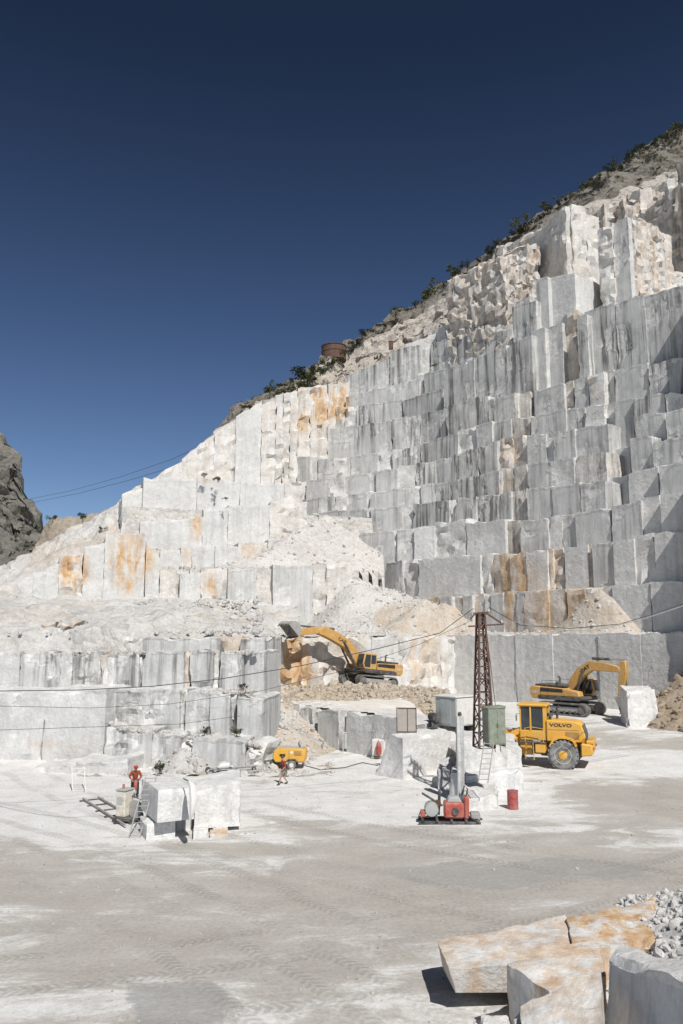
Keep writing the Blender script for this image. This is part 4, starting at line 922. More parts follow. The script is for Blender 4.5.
top_block('stone_slab', 'big blue grey sawn slab leaning at the bottom right corner', 'stone slab', [(605, 952), (700, 982), (722, 968), (624, 944)], 2.75, 3.2, n=(14, 14, 5), amp=.05, chip=.2, ck=(0, .2, .1), shift=(-.35, -.35), zts=[2.6, 3.3, 3.3, 2.6])
top_block('stone_slab', 'pale rock wedge at the right edge beside the leaning grey slab', 'stone slab', [(700, 1010), (770, 1020), (770, 970), (692, 968)], 2.0, 2.2, n=(10, 10, 8), amp=.1, chip=.3, ck=(.1, .2, .7))
top_block('stone_block', 'small blue grey stone at the bottom edge left of the stained block', 'stone', [(476, 1034), (508, 1034), (512, 1010), (480, 1013)], .75, .8, n=(8, 5, 6), amp=.04, ck=(0, .1, .15))
# rubble bank, bottom right
def bank_z(x, y): return max(-1, 3.6 - .66 * math.hypot((x - 12.0) * .9, (y - 20.0) * .55)) + rn(x, y, .25, .6)
M['gravel'] = rubble_mat('pale_gravel', (.74, .73, .71), (.66, .65, .63), (.80, .795, .78), 3)
bo = patch('rubble_bank', M['gravel'], 6.2, 22, 15.5, 33, .22, bank_z, lambda x, y: bank_z(x, y) > floor_z(x, y) - .3, (0, 0, 0), 5200, (.03, .13)); stuff(bo)
# brown spoil heap at the right edge
SH = at(694, 668, 73)
stuff(patch('spoil_heap', M['brown'], SH.x - 8, SH.x + 9, SH.y - 7, SH.y + 7, .25, lambda x, y: max(0, SH.z - .85 * math.hypot((x - SH.x) * .9, y - SH.y)) + rn(x, y, .3, .7), lambda x, y: SH.z - .85 * math.hypot((x - SH.x) * .9, y - SH.y) > .6, (0, 0, 0), 500, (.08, .3)))
# rubble under the first excavator and the tan talus at the end of the left terraces
def eh(x, y): return max(cone(x, y, .6, 81, 4.1, .16, .7), cone(x, y, -3.4, 77.5, 4.1, .22, .7), cone(x, y, 3.2, 84, 3.9, .14, .7)) + rn(x, y, .22, .8)
stuff(patch('excavated_rubble', M['sand'], -8, 11, 70, 88, .25, eh, lambda x, y: eh(x, y) > terr_z(x, y) - .15 and -.643 * x + .766 * y < 66.3 and .766 * x + .643 * y > 42.4, (.5, 0, 0), 1300, (.08, .32)))
TA = at(266, 690, 70)
def th_(x, y): return max(cone(x, y, TA.x, TA.y, TA.z, .62, .8), cone(x, y, TA.x - 3.5, TA.y - 7, 2.6, .5, .7), cone(x, y, TA.x + 1.5, TA.y - 5, 2.4, .6, .8)) + rn(x, y, .2, .7)
stuff(patch('talus', M['rubble'], TA.x - 11, TA.x + 6, TA.y - 16, TA.y + 2, .25, th_, lambda x, y: th_(x, y) > floor_z(x, y) - .1, lambda x, y: (.75 + .5 * nz((x, y, 0), .3), 0, 0), 900, (.06, .26)))
for (px, py, Y, r1, hh) in ((184, 750, 56.6, 2.2, 1.4),):
    A = at(px, py, Y); f_ = lambda x, y, A=A, hh=hh, r1=r1: A.z + .3 - .8 * math.hypot(x - A.x, y - A.y) + rn(x, y, .18, .8)
    stuff(patch('rubble_pile', M['rubble'], A.x - 5, A.x + 5, A.y - 5, A.y + 2, .22, f_, lambda x, y, f_=f_: f_(x, y) > floor_z(x, y) - .1, (.1, 0, 0), 160, (.05, .2)))
# ledge rubble on the near terraces
B = RB()
for (k_, xa, xb, yl, n_) in ((54.7, 110, 262, 735, 260), (57.5, 108, 258, 691, 190), (60.5, 75, 258, 651, 160)):
    nn_ = (.15, .989)
    for _ in range(n_):
        px = random.uniform(xa, xb); yl_ = interp([(105, 724), (170, 735), (250, 742), (264, 748)], px) if k_ < 55 else yl
        z = hit(px, yl_, nn_, k_).z; q = hit(px, yl_, nn_, k_ + .25 + 2.2 * random.random() ** 2); r = random.choice((.07, .1, .13, .18, .28))
        B.stone((q.x, q.y, z - .12), r, (random.choice((0, 0, .6)), 0, 0))
stuff(B.build('ledge_rubble', M['rubble']))

# ================================================================== TOWER, KIOSK, CABINET, POST, LADDERS
def lattice_tower(base, h):
    r = thing('lattice_tower', 'tall rusty lattice tower carrying the cables on the pale rock', 'tower', base, R(12))
    def w(z): return lerp(.45, .17, z / h)
    for i, (a, b) in enumerate(((-1, -1), (1, -1), (1, 1), (-1, 1))):
        MB().bar((a * w(0), b * w(0), 0), (a * w(h), b * w(h), h), .10).build('leg', M['rusty'], r)
    lv = [h * (1 - (1 - k / 11) ** 1.15) for k in range(12)]
    for k, z in enumerate(lv):
        a = w(z); MB().bar((-a, -a, z), (a, -a, z), .055).bar((a, -a, z), (a, a, z), .055).bar((a, a, z), (-a, a, z), .045).bar((-a, a, z), (-a, -a, z), .045).build('ring', M['rusty'], r)
        if k < 11:
            z2 = lv[k + 1]; b = w(z2); f = 1 if k % 2 else -1
            for (u, v) in (((-f * a, -a), (f * b, -b)), ((a, -f * a), (b, f * b)), ((f * a, a), (-f * b, b)), ((-a, f * a), (-b, -f * b))):
                MB().bar((u[0], u[1], z), (v[0], v[1], z2), .05).build('brace', M['rusty'], r)
    MB().bar((-.75, 0, h - .75), (1.35, 0, h - .62), .09).build('crossarm', M['rusty'], r)
    MB().bar((-.42, 0, h - .02), (.5, 0, h + .04), .1).build('crossarm', M['rusty'], r)
    MB().bar((.3, 0, h + .02), (1.3, 0, h - .6), .09).build('strut', M['rusty'], r)
    MB().bar((-.3, 0, h), (-.62, 0, h - .35), .07).build('strut', M['rusty'], r)
    for p, q in (((-.4, 0, h), (-.4, 0, h + .02)), ((.48, 0, h + .05), (.48, 0, h + .25)), ((1.25, 0, h - .6), (1.25, 0, h - .4))):
        MB().tube([p, Vector(p) + Vector((0, 0, .07)), Vector(p) + Vector((0, 0, .09)), Vector(p) + Vector((0, 0, .2))], [.05, .08, .05, .06], 10).build('insulator', M['cream'], r)
    for z in (2.1, 3.4, 4.6): MB().box(w(z) - .02, w(z) + .16, -.1, .1, z, z + .3, .02).build('switch_box', M['dark'], r)
    for sd_ in (-.16, .16): MB().bar((.62 + sd_, -w(0) - .02, -.2), (.05 + sd_ * .8, -w(h) - .02, h * .97), .03).build('rail', M['rusty'], r)
    return r
TB = at(484, 745, 45.6)
tower = lattice_tower(TB - Vector((0, 0, .12)), 7.35)
def kiosk():
    p = at(459, 728, 56); L = R(40)
    r = thing('kiosk', 'sheet metal kiosk, lit face coloured white, shaded face grey, standing behind the rusty tower', 'kiosk', p + Vector((.0, 1.35, -.05)), L)
    MB().box(-1.05, 1.0, -.95, .95, .12, 2.05, .02).build('body', M['greyp'], r)
    MB().box(-1.12, 1.07, -1.02, 1.02, 2.05, 2.14, .02).build('roof', M['whitep'], r)
    for y in (-.47, .03): MB().box(-1.075, -1.052, y, y + .46, .25, 1.95, .01).build('door', M['greyp'], r)
    MB().box(-.95, .92, -.975, -.952, .2, 1.98, .01).build('panel', M['whitep'], r)  # sunlit face coloured white, shaded door side grey: light put into the paint
    for x in (-.9, .85): MB().box(x - .08, x + .08, -.9, .9, -.3, .118, .01).build('skid', M['dark'], r)
kiosk()
r = thing('oil_tank', 'small black cylindrical tank lying left of the kiosk', 'tank', at(434, 722, 57) , R(15))
MB().lathe([(.02, -.55), (.28, -.5), (.3, 0), (.28, .5), (.02, .55)], (0, 0, .32), 'y', 18).build('drum', M['black'], r)
for y in (-.3, .3): MB().box(-.3, .3, y - .05, y + .05, -.35, .06, .01).build('cradle', M['dark'], r)
def cabinet():
    p = at(496, 745, 44.3)
    r = thing('cabinet', 'tall green metal cabinet beside the tower base', 'cabinet', p + Vector((0, .45, -.1)), R(14))
    MB().box(-.5, .5, -.4, .4, .1, 2.0, .015).build('body', M['green'], r)
    MB().prism([(-.53, 2.0), (.53, 2.0), (.53, 2.13), (-.53, 2.04)], -.43, .43, .01).build('roof', M['green'], r)
    for x in (-.46, .02): MB().box(x, x + .44, -.42, -.402, .16, 1.92, .01).build('door', M['green'], r)
    MB().box(-.03, .03, -.45, -.42, 1.0, 1.2, .01).build('handle', M['dark'], r)
    for x in (-.45, .45): MB().box(x - .05, x + .05, -.38, .38, -.02, .1, .01).build('foot', M['dark'], r)
cabinet()
B = RB(); pp = on_floor(461, 802); top = at(462, 716, pp.y)
hh = top.z - pp.z
q = [Vector((pp.x + a * .19, pp.y + b * .19, pp.z - .1)) for a, b in ((-1, -1), (1, -1), (1, 1), (-1, 1))]
B.hexa(q + [v + Vector((.03, 0, hh + .1)) for v in q], (3, 26, 3), .03, .06, (0, 1.2, .5), 4, skip=(), ns=2, top_rough=.03)
post = tag(B.build('concrete_post', M['block'], origin=(pp.x, pp.y, pp.z), smooth=30), 'tall speckled grey concrete post in front of the tower rock', 'post')
MB().lathe([(.1, 0), (.12, .1), (.06, .2)], (0, 0, 0), 'z', 10).build('bolt_cap', M['rusty'], post).location = (.03, 0, hh + .02)
def ladder(label, a, b, w, n, mat, side):
    a, b = Vector(a), Vector(b); r = thing('ladder', label, 'ladder', a); s_ = Vector(side).normalized() * w / 2; d = b - a
    for k in (-1, 1): MB().bar(s_ * k, s_ * k + d, .05).build('rail', M[mat], r)
    for i in range(n): MB().bar(-s_ + d * ((i + .7) / n), s_ + d * ((i + .7) / n), .035).build('rung', M[mat], r)
g = at(483, 783, 43.0); ladder('narrow grey ladder up the pale rock below the tower', g, at(489, 742, 43.35), .5, 8, 'steel', (1, 0, 0))
g = on_floor(134, 838); ladder('long metal ladder leaning on the propped white block', g, at(151, 777, g.y + .9), .5, 11, 'steel', (1, .25, 0))
g = at(79, 799, 48.6); g.z = floor_z(g.x, g.y); ladder('pale ladder leaning on the low rock shelf at the left', g, at(78, 767, 50.6), .75, 5, 'whitep', (1, 0, 0))

# steel panels and barrier on the terrace wall
r = thing('metal_panel', 'brown framed sheet panel standing against the terrace wall', 'panel', at(397, 740, 55.2), R(-6))
MB().box(.05, 1.28, -.03, .03, .05, 2.1, .01).build('sheet', M['wood'], r)
for x in (0, 1.3): MB().bar((x, -.04, 0), (x, -.04, 2.15), .05).build('upright', M['rusty'], r)
for z in (.55, 2.1): MB().bar((0, -.05, z), (1.3, -.05, z), .045).build('rail', M['rusty'], r)
MB().bar((.72, -.05, .55), (.72, -.05, 2.1), .035).build('mullion', M['rusty'], r)
p = on_floor(343, 752); r = thing('barrier', 'light metal barrier with a corrugated panel before the terrace wall', 'barrier', p, R(8))
W_ = 25 * p.y / F
MB().box(.06, W_ - .06, -.02, .02, .25, 1.38, .005).build('panel', M['greyp'], r)
for k in range(9): MB().tube([(.12 + k * (W_ - .24) / 8, -.03, .27), (.12 + k * (W_ - .24) / 8, -.03, 1.36)], .02, 5).build('rib', M['alu'], r)
MB().tube([(0, 0, 0), (0, 0, 1.45), (W_, 0, 1.45), (W_, 0, 0)], .03, 6).build('frame', M['whitep'], r)
p = on_floor(380, 758); r = thing('water_tank', 'white box tank with a rail frame between the barrier and the big block', 'tank', p, R(-20))
MB().box(-.5, .5, -.45, .45, .15, 1.35, .06).build('body', M['whitep'], r)
for x in (-.5, .5): MB().tube([(x, -.42, 1.3), (x, -.42, 1.75), (x, .42, 1.75), (x, .42, 1.3)], .03, 6).build('rail', M['alu'], r)
MB().box(-.55, .55, -.5, .5, 0, .14, .02).build('pallet', M['wood'], r)
r = thing('sack', 'dark red sack hanging on the side of the white tank', 'sack', p + Vector((-.12, -.66, .25)), R(10))
MB().tube([(0, 0, .0), (0, 0, .12), (0, .02, .5), (0, .02, .85), (0, .04, 1.02)], [.10, .2, .22, .15, .03], 12).build('bag', M['drum'], r)
MB().tube([(0, .04, 1.0), (0, .1, 1.12)], .02, 5).build('strap', M['dark'], r)

# red drum
p = on_floor(513, 809); r = thing('oil_drum', 'dark red oil drum standing at the foot of the tower rock', 'drum', p)
MB().lathe([(.28, 0), (.30, .02), (.30, .04), (.285, .05), (.285, .3), (.30, .32), (.285, .34), (.285, .62), (.30, .64), (.285, .66), (.285, .9), (.30, .92), (.30, .95), (.27, .95), (.27, .92)], (0, 0, 0), 'z', 24).build('barrel', M['drum'], r)
MB().lathe([(.04, .921), (.04, .95)], (.14, .08, 0), 'z', 10).build('bung', M['steel'], r)

# ------------------------------------------------------------------ red drilling rig
def drill_rig():
    p = on_floor(449, 822); r = thing('drilling_rig', 'small red drilling rig with a round grey motor on skids', 'drilling rig', p, R(-4))
    P = lambda mb, n, m, par=r: mb.build(n, m, par)
    for y in (-.55, .55): P(MB().box(-1.5, 1.5, y - .07, y + .07, 0, .14, .02), 'skid', 'dark')
    for x in (-1.3, -.6, .1, .8, 1.35): P(MB().box(x - .06, x + .06, -.7, .7, .14, .22, .01), 'cross_member', 'dark')
    P(MB().box(-.25, .72, -.42, .42, .24, 1.0, .08), 'engine_cover', 'red')
    P(MB().prism([(-.1, 1.0), (.62, 1.0), (.5, 1.22), (0, 1.22)], -.36, .36, .03), 'top_cover', 'greyp')
    P(MB().box(.74, .98, -.35, .35, .2, 1.25, .06), 'control_box', 'red')
    P(MB().lathe([(.12, -.36), (.31, -.34), (.33, 0), (.31, .34), (.12, .36)], (-.85, 0, .62), 'y', 22), 'motor', 'greyp')
    for k in range(5): P(MB().lathe([(.335, -.26 + k * .13), (.345, -.24 + k * .13), (.335, -.22 + k * .13)], (-.85, 0, .62), 'y', 22), 'cooling_fin', 'steel')
    P(MB().tube([(-.5, .2, .3), (-.42, .2, 1.5)], .07), 'drill_mast', 'dark'); P(MB().tube([(-1.3, 0, 1.35), (-.3, .1, .75)], .055), 'drill_rod', 'dark')
    P(MB().box(-.62, -.38, .0, .3, .7, 1.0, .03), 'drill_head', 'rusty')
    P(MB().tube([(.85, 0, 1.2), (.95, .1, 1.55), (.8, .2, 1.7), (.7, .1, 1.25)], .035, 6), 'hose', 'cable')
    P(MB().tube([(.9, -.3, .4), (1.3, -.5, .15), (1.6, -.2, .2), (1.4, .3, .25), (1.0, .2, .4)], .035, 6), 'hose', 'cable')
    P(MB().tube([(-.9, .1, .3), (-1.4, .3, .4), (-1.5, -.2, .25), (-1.0, -.4, .3)], .03, 6), 'hose', 'cable')
    P(MB().box(1.05, 1.5, -.4, .25, .23, .5, .03), 'tool_tray', 'steel')
    P(MB().lathe([(.05, -.03), (.17, -.03), (.17, .03), (.05, .03)], (.3, -.47, .6), 'y', 16), 'pulley', 'dark')
    P(MB().box(-1.4, -1.15, -.3, .2, .23, .55, .03), 'gearbox', 'red')
drill_rig()

# ------------------------------------------------------------------ yellow trailer compressor
def compressor():
    p = on_floor(290, 768); r = thing('compressor', 'yellow trailer compressor behind the walking man', 'compressor', p, R(176))
    P = lambda mb, n, m, par=r: mb.build(n, m, par)
    P(MB().prism([(-1.1, .5), (.95, .45), (1.15, .75), (1.05, 1.2), (.85, 1.38), (-.95, 1.38), (-1.12, 1.2)], -.62, .62, .06), 'canopy', 'yellow2')
    P(MB().box(-.98, .9, -.5, .5, 1.385, 1.42, .01), 'roof_panel', 'greyp')
    for k in range(4): P(MB().box(-.85, -.35, .622, .630, .92 + k * .08, .95 + k * .08, 0), 'vent', 'dark')
    P(MB().box(-.02, 0, .622, .628, .62, 1.3, 0), 'door_seam', 'dark')
    P(MB().box(.25, .65, .622, .630, .85, 1.02, 0), 'data_plate', 'logo')
    P(MB().box(-.28, -.08, .622, .630, 1.05, 1.2, 0), 'sticker', 'whitep')
    for y in (-.7, .7):
        w_ = P(MB().lathe([(.14, y - .09), (.29, y - .1), (.31, y), (.29, y + .1), (.14, y + .09)], (0, 0, 0), n=22), 'wheel', 'tyre'); w_.location = (-.2, 0, .31)
        MB().lathe([(.15, y - .1), (.15, y + .1)], (0, 0, 0), n=16).build('rim', M['whitep'], w_)
        P(MB().prism([(-.6, .55), (-.45, .7), (.05, .7), (.2, .55), (.15, .55), (.02, .66), (-.42, .66), (-.55, .55)], y - .11, y + .11, 0), 'mudguard', 'dark')
    P(MB().tube([(1.0, .3, .5), (2.0, 0, .42)], .04, 6), 'drawbar', 'dark'); P(MB().tube([(1.0, -.3, .5), (2.0, 0, .42)], .04, 6), 'drawbar', 'dark')
    P(MB().tube([(1.7, 0, .45), (1.7, 0, .02)], .035, 6), 'prop_stand', 'steel')
    P(MB().box(.6, 1.35, -.45, .45, .3, .52, .03), 'undercarriage', 'dark')
    P(MB().tube([(-.7, .2, 1.38), (-.7, .2, 1.58)], .05, 8), 'exhaust_stack', 'dark')
compressor()
# pipe frame on the floor
p0, p1 = on_floor(213, 777), on_floor(258, 773); d = p1 - p0
r = thing('pipe_frame', 'frame of long steel pipes lying on the white floor left of the compressor', 'pipe frame', p0, math.atan2(d.y, d.x)); L_ = d.length
for y, z in ((0, .16), (.9, .16), (.45, .42)): MB().tube([(-.1, y, z), (L_ + .1, y, z)], .075, 10).build('pipe', M['steel'], r)
for x in (.15, L_ * .5, L_ - .15): MB().box(x - .07, x + .07, -.2, 1.1, 0, .1, .01).build('sleeper', M['wood'], r)
for x in (.1, L_ - .1): MB().tube([(x, 0, .16), (x, .45, .42), (x, .9, .16)], .05, 8).build('end_bracket', M['dark'], r)
MB().lathe([(.08, -.12), (.2, -.12), (.2, .12), (.08, .12)], (0, 1.0, .28), 'y', 16).build('roller', M['black'], r)
r = thing('sack', 'white sack lying on the left end of the pipe frame', 'sack', p0 + d * .22 + Vector((0, .35, .52)), .4)
MB().tube([(-.45, 0, 0), (-.3, 0, .06), (0, .04, .1), (.3, 0, .07), (.45, 0, .02)], [.06, .2, .26, .2, .05], 12).build('bag', M['fabric'], r)
MB().tube([(.44, 0, .02), (.58, .03, -.02)], [.03, .07], 8).build('neck', M['fabric'], r)

# ------------------------------------------------------------------ wire saw on its rails
def wire_saw():
    p = on_floor(124, 821); r = thing('wire_saw', 'cream upright cutting machine on rails beside the worker', 'cutting machine', p, R(-24))
    P = lambda mb, n, m, par=r: mb.build(n, m, par)
    P(MB().box(-.28, .28, -.35, .35, .25, 1.5, .04), 'housing', 'cream')
    P(MB().box(-.32, .32, -.39, .39, 1.5, 1.55, .01), 'lid', 'greyp')
    P(MB().tube([(-.1, 0, 1.55), (-.1, 0, 1.75)], .06, 10), 'lamp_post', 'red'); P(MB().box(-.2, .14, -.365, -.352, .85, 1.2, .01), 'control_panel', 'greyp')
    P(MB().box(-.4, .9, -.45, .45, .1, .25, .02), 'carriage', 'dark')
    P(MB().lathe([(.1, -.06), (.42, -.06), (.44, 0), (.42, .06), (.1, .06)], (.62, .05, .62), 'y', 26), 'drive_wheel', 'steel')
    P(MB().lathe([(.04, -.05), (.16, -.05), (.16, .05), (.04, .05)], (.95, .05, .35), 'y', 16), 'guide_pulley', 'dark')
    P(MB().box(.35, .8, .15, .42, .3, .75, .04), 'motor', 'greyp')
    P(MB().tube([(.3, .2, 1.2), (.8, .3, 1.0), (1.2, .3, .3)], .03, 6), 'hose', 'cable')
    for x in (-.3, .75):
        for y in (-.42, .42): P(MB().lathe([(.09, y - .03), (.1, y), (.09, y + .03)], (x, 0, .1), 'y', 12), 'flanged_wheel', 'dark')
wire_saw()
a, b = on_floor(91, 800), on_floor(126, 822); d = b - a; dirn = math.atan2(d.y, d.x); L_ = d.length
r = thing('track_rails', 'pair of short steel rails on sleepers leading to the cream machine', 'rails', a, dirn)
for y in (-.42, .42): MB().box(-.1, L_ + 1.2, y - .04, y + .04, .06, .16, .01).build('rail', M['steel'], r)
for k in range(5): MB().box(.1 + k * L_ / 4 - .07, .1 + k * L_ / 4 + .07, -.65, .65, 0, .065, .01).build('sleeper', M['dark'], r)
r = thing('sling', 'pale cloth sling hanging over the edge between the two white blocks', 'sling', at(193, 786, 36.9))
MB().tube([(-.28, .5, .12), (-.15, .15, .10), (.0, -.12, -.05), (.1, -.42, -.5), (.08, -.5, -1.0), (.0, -.45, -1.35)], [.05, .12, .17, .17, .12, .03], 8).build('cloth', M['fabric'], r)
MB().tube([(-.28, .5, .12), (-.6, .9, .16)], .03, 6).build('rope', M['dark'], r)

# ================================================================== PEOPLE
def skinned(name, verts, edges, radii, mat, parent, root=0, sub=1):
    me = bpy.data.meshes.new(name); me.from_pydata(verts, edges, []); o = bpy.data.objects.new(name, me); COL.objects.link(o)
    m = o.modifiers.new('skin', 'SKIN')
    if not me.skin_vertices: bpy.context.view_layer.objects.active = o
    sv = me.skin_vertices[0].data if me.skin_vertices else None
    for i, r_ in enumerate(radii): sv[i].radius = (r_, r_) if not hasattr(r_, '__len__') else r_
    sv[root].use_root = True
    o.modifiers.new('sub', 'SUBSURF').levels = sub; o.modifiers['sub'].render_levels = sub
    dg = bpy.context.evaluated_depsgraph_get(); new = bpy.data.meshes.new_from_object(o.evaluated_get(dg))
    bpy.data.objects.remove(o); bpy.data.meshes.remove(me)
    return link(name, new, mat, parent, 180)
def person(label, loc, rotz, J, top_mat, low_mat, low_end, hat):
    """J: joint positions; left/right arm, leg; facing +X"""
    r = thing('person', label, 'person', loc, rotz)
    V, E, Rr = [], [], []
    def add(p, rad, par=None):
        V.append(tuple(p)); Rr.append(rad); i = len(V) - 1
        if par is not None: E.append((par, i))
        return i
    pel = add(J['pelvis'], .13); sp = add(J['waist'], .125, pel); ch = add(J['chest'], (.165, .13), sp); nk = add(J['neck'], .06, ch)
    hd = Vector(J['head']); h0 = add(hd - Vector((0, 0, .07)), .075, nk); h1 = add(hd + Vector((0, 0, .02)), .098, h0); add(hd + Vector((-.005, 0, .11)), .07, h1)
    for s_ in 'lr':
        sh = add(J['sh' + s_], .068, ch); el = add(J['el' + s_], .046, sh); wr = add(J['wr' + s_], .031, el)
        d = (Vector(J['wr' + s_]) - Vector(J['el' + s_])).normalized(); pm = Vector(J['wr' + s_]) + d * .07; pa = add(pm, (.042, .02), wr)
        sd_ = d.orthogonal().normalized()
        for k, (o_, L_) in enumerate(((-.03, .07), (-.01, .085), (.01, .08), (.03, .06))):
            a = add(pm + sd_ * o_ + d * .035, .009, pa); b = add(pm + sd_ * o_ * 1.15 + d * (.035 + L_ * .5) + Vector((.012, 0, -.005)), .009, a); add(pm + sd_ * o_ * 1.15 + d * (.03 + L_ * .85) + Vector((.03, 0, -.015)), .008, b)
        t1 = add(Vector(J['wr' + s_]) + d * .03 - sd_ * .045, .011, pa); add(Vector(J['wr' + s_]) + d * .075 - sd_ * .07, .01, t1)
        hp = add(J['hp' + s_], .10, pel); kn = add(J['kn' + s_], .06, hp); an = add(J['an' + s_], .04, kn); ft = add(Vector(J['an' + s_]) + Vector((.06, 0, -.05)), .04, an); add(Vector(J['an' + s_]) + Vector((.18, 0, -.065)), .032, ft)
    body = skinned('body', V, E, Rr, M['skin'], r)
    # face
    for y in (-.034, .034): MB().lathe([(.004, -.012), (.013, -.008), (.013, .008), (.004, .012)], hd + Vector((.088, y, .02)), 'y', 8).build('eye', M['logo'], r)
    MB().prism([(hd.x + .08, hd.z + .02), (hd.x + .115, hd.z - .02), (hd.x + .085, hd.z - .025)], hd.y - .014, hd.y + .014, 0).build('nose', M['skin'], r)
    for y in (-.095, .095): MB().box(hd.x - .02, hd.x + .02, hd.y + y - .01, hd.y + y + .01, hd.z - .02, hd.z + .035, .008).build('ear', M['skin'], r)
    if hat == 'helmet':
        hm = MB().lathe([(.128, .03), (.126, .07), (.108, .12), (.07, .155), (.02, .165)], hd, 'z', 18).build('helmet', M['red_helmet'], r)
        MB().prism([(hd.x + .08, hd.z + .035), (hd.x + .20, hd.z + .03), (hd.x + .20, hd.z + .04), (hd.x + .08, hd.z + .06)], hd.y - .08, hd.y + .08, 0).build('peak', M['red_helmet'], hm)
    else: MB().lathe([(.112, .03), (.112, .08), (.085, .125), (.03, .145)], hd + Vector((-.015, 0, 0)), 'z', 16).build('hair', M['boots'], r)
    def garment(name, chain, mat):
        v = [tuple(p) for p, _, _ in chain]; e = [(q, i) for i, (_, _, q) in enumerate(chain) if q is not None]
        return skinned(name, v, e, [a for _, a, _ in chain], mat, r)
    mid = lambda a, b, t_: Vector(J[a]).lerp(Vector(J[b]), t_)
    c = [(J['pelvis'], .155, None), (J['waist'], .15, 0), (J['chest'], (.195, .155), 1), (mid('chest', 'neck', .7), .10, 2)]
    for s_ in 'lr':
        i = len(c); c += [(J['sh' + s_], .092, 2), (J['el' + s_], .068, i), (mid('el' + s_, 'wr' + s_, .85 if hat == 'helmet' else .1), .05, i + 1)]
    garment('jacket' if hat == 'helmet' else 'shirt', c, top_mat)
    c = [(Vector(J['pelvis']) + Vector((0, 0, .04)), .162, None)]
    for s_ in 'lr':
        i = len(c); c += [(J['hp' + s_], .125, 0), (mid('hp' + s_, 'kn' + s_, .85) if low_end < 1 else J['kn' + s_], .095 if low_end < 1 else .088, i)]
        if low_end >= 1: c += [(mid('kn' + s_, 'an' + s_, .92), .068, i + 1)]
    garment('trousers' if low_end >= 1 else 'shorts', c, low_mat)
    for s_ in 'lr':
        a = Vector(J['an' + s_])
        skinned('boot', [tuple(a + Vector((0, 0, .06))), tuple(a + Vector((0, 0, -.03))), tuple(a + Vector((.07, 0, -.045))), tuple(a + Vector((.19, 0, -.055)))], [(0, 1), (1, 2), (2, 3)], [.058, .06, .055, .045], M['boots'], r)
    return r
W = dict(pelvis=(0, 0, .93), waist=(.02, 0, 1.10), chest=(.05, 0, 1.32), neck=(.07, 0, 1.50), head=(.12, 0, 1.62),
         shl=(.05, .19, 1.40), ell=(.02, .27, 1.13), wrl=(.20, .24, .95), shr=(.05, -.19, 1.40), elr=(-.12, -.25, 1.15), wrr=(-.10, -.25, .90),
         hpl=(0, .10, .88), knl=(.26, .10, .52), anl=(.34, .10, .10), hpr=(0, -.10, .88), knr=(-.02, -.10, .48), anr=(-.26, -.10, .13))
q = on_floor(284, 784.5); q.z -= .02
person('walking man in a red shirt and khaki shorts in front of the yellow compressor', q, R(205), W, M['red_shirt'], M['khaki_shorts'], .6, 'hair')
W2 = dict(pelvis=(0, 0, .93), waist=(.03, 0, 1.10), chest=(.10, 0, 1.33), neck=(.15, 0, 1.50), head=(.21, 0, 1.61),
          shl=(.10, .20, 1.42), ell=(.12, .33, 1.16), wrl=(.30, .20, 1.02), shr=(.10, -.20, 1.42), elr=(.10, -.34, 1.17), wrr=(.28, -.22, 1.03),
          hpl=(0, .11, .88), knl=(.05, .15, .50), anl=(.0, .17, .10), hpr=(0, -.11, .88), knr=(.04, -.15, .50), anr=(-.02, -.18, .10))
q = on_floor(134.5, 797); q.z -= .02
person('worker in orange jacket, dark trousers and red helmet bending behind the cream machine', q, R(-70), W2, M['orange_jacket'], M['dark_trousers'], 1, 'helmet')
q2 = q + Vector((.14, -.42, .02)); r = thing('rock_drill', 'red upright rock drill in the hands of the worker in orange', 'drill', q2)
MB().tube([(0, 0, 0), (0, 0, .55)], .03, 8).build('drill_rod', M['steel'], r)
MB().tube([(0, 0, .5), (0, 0, .6), (0, 0, .92), (0, 0, 1.0)], [.06, .1, .1, .05], 12).build('cylinder', M['red'], r)
MB().tube([(-.24, .1, 1.02), (0, .02, .98), (.24, .1, 1.02)], .025, 8).build('handlebar', M['dark'], r)

# ================================================================== CABLES
def sag(a, b, s_, n=26):
    a, b = Vector(a), Vector(b); return [a.lerp(b, i / n) - Vector((0, 0, s_ * 4 * (i / n) * (1 - i / n))) for i in range(n + 1)]
def cable(label, pts_, rad, mat='cable'):
    o = MB().tube(pts_, rad, 6).build('cable', M[mat]); return tag(o, label, 'cable', 'cables over the quarry')
tt = TB + Vector((0, 0, 7.3))
def chain_px(l): return [at(*q) for q in l]
cable('thick dark cable slung from the left across the terraces to the tower top', chain_px([(-40, 690, 40), (0, 691, 40.5), (80, 690, 41.5), (150, 686.5, 42.5), (220, 679, 43.2), (300, 666, 44), (380, 648, 44.8), (440, 633, 45.3)]) + [tt + Vector((-.4, 0, .2))], .022)
cable('thin cable sagging below the thick one on the left', chain_px([(-40, 704, 40), (0, 706, 40.5), (90, 708, 41.5), (170, 704, 42.4), (260, 691, 43.4), (343, 671, 44.2), (420, 644, 45)]) + [tt + Vector((-.55, 0, -.5))], .012)
cable('thin cable running low across the left rock face', chain_px([(-40, 731, 47), (0, 730, 47), (90, 727, 48), (180, 724, 50), (240, 716, 52)]), .014)
cable('dark upper cable from the tower top to the right edge', [tt + Vector((.48, 0, .25))] + chain_px([(520, 625, 46), (570, 628.5, 47), (620, 624, 48), (660, 612, 49), (720, 590, 50)]), .022)
cable('pale lower cable from the tower arm to the right edge', [tt + Vector((1.25, 0, -.4))] + chain_px([(545, 629.5, 46.5), (590, 631, 47), (640, 620, 48), (683, 606, 49), (730, 592, 50)]), .025, 'alu')
cable('faint upper cable crossing the sky to the white face', chain_px([(30, 499, 200), (70, 491, 180), (120, 477, 160), (170, 460, 140), (206, 444, 122)]), .035)
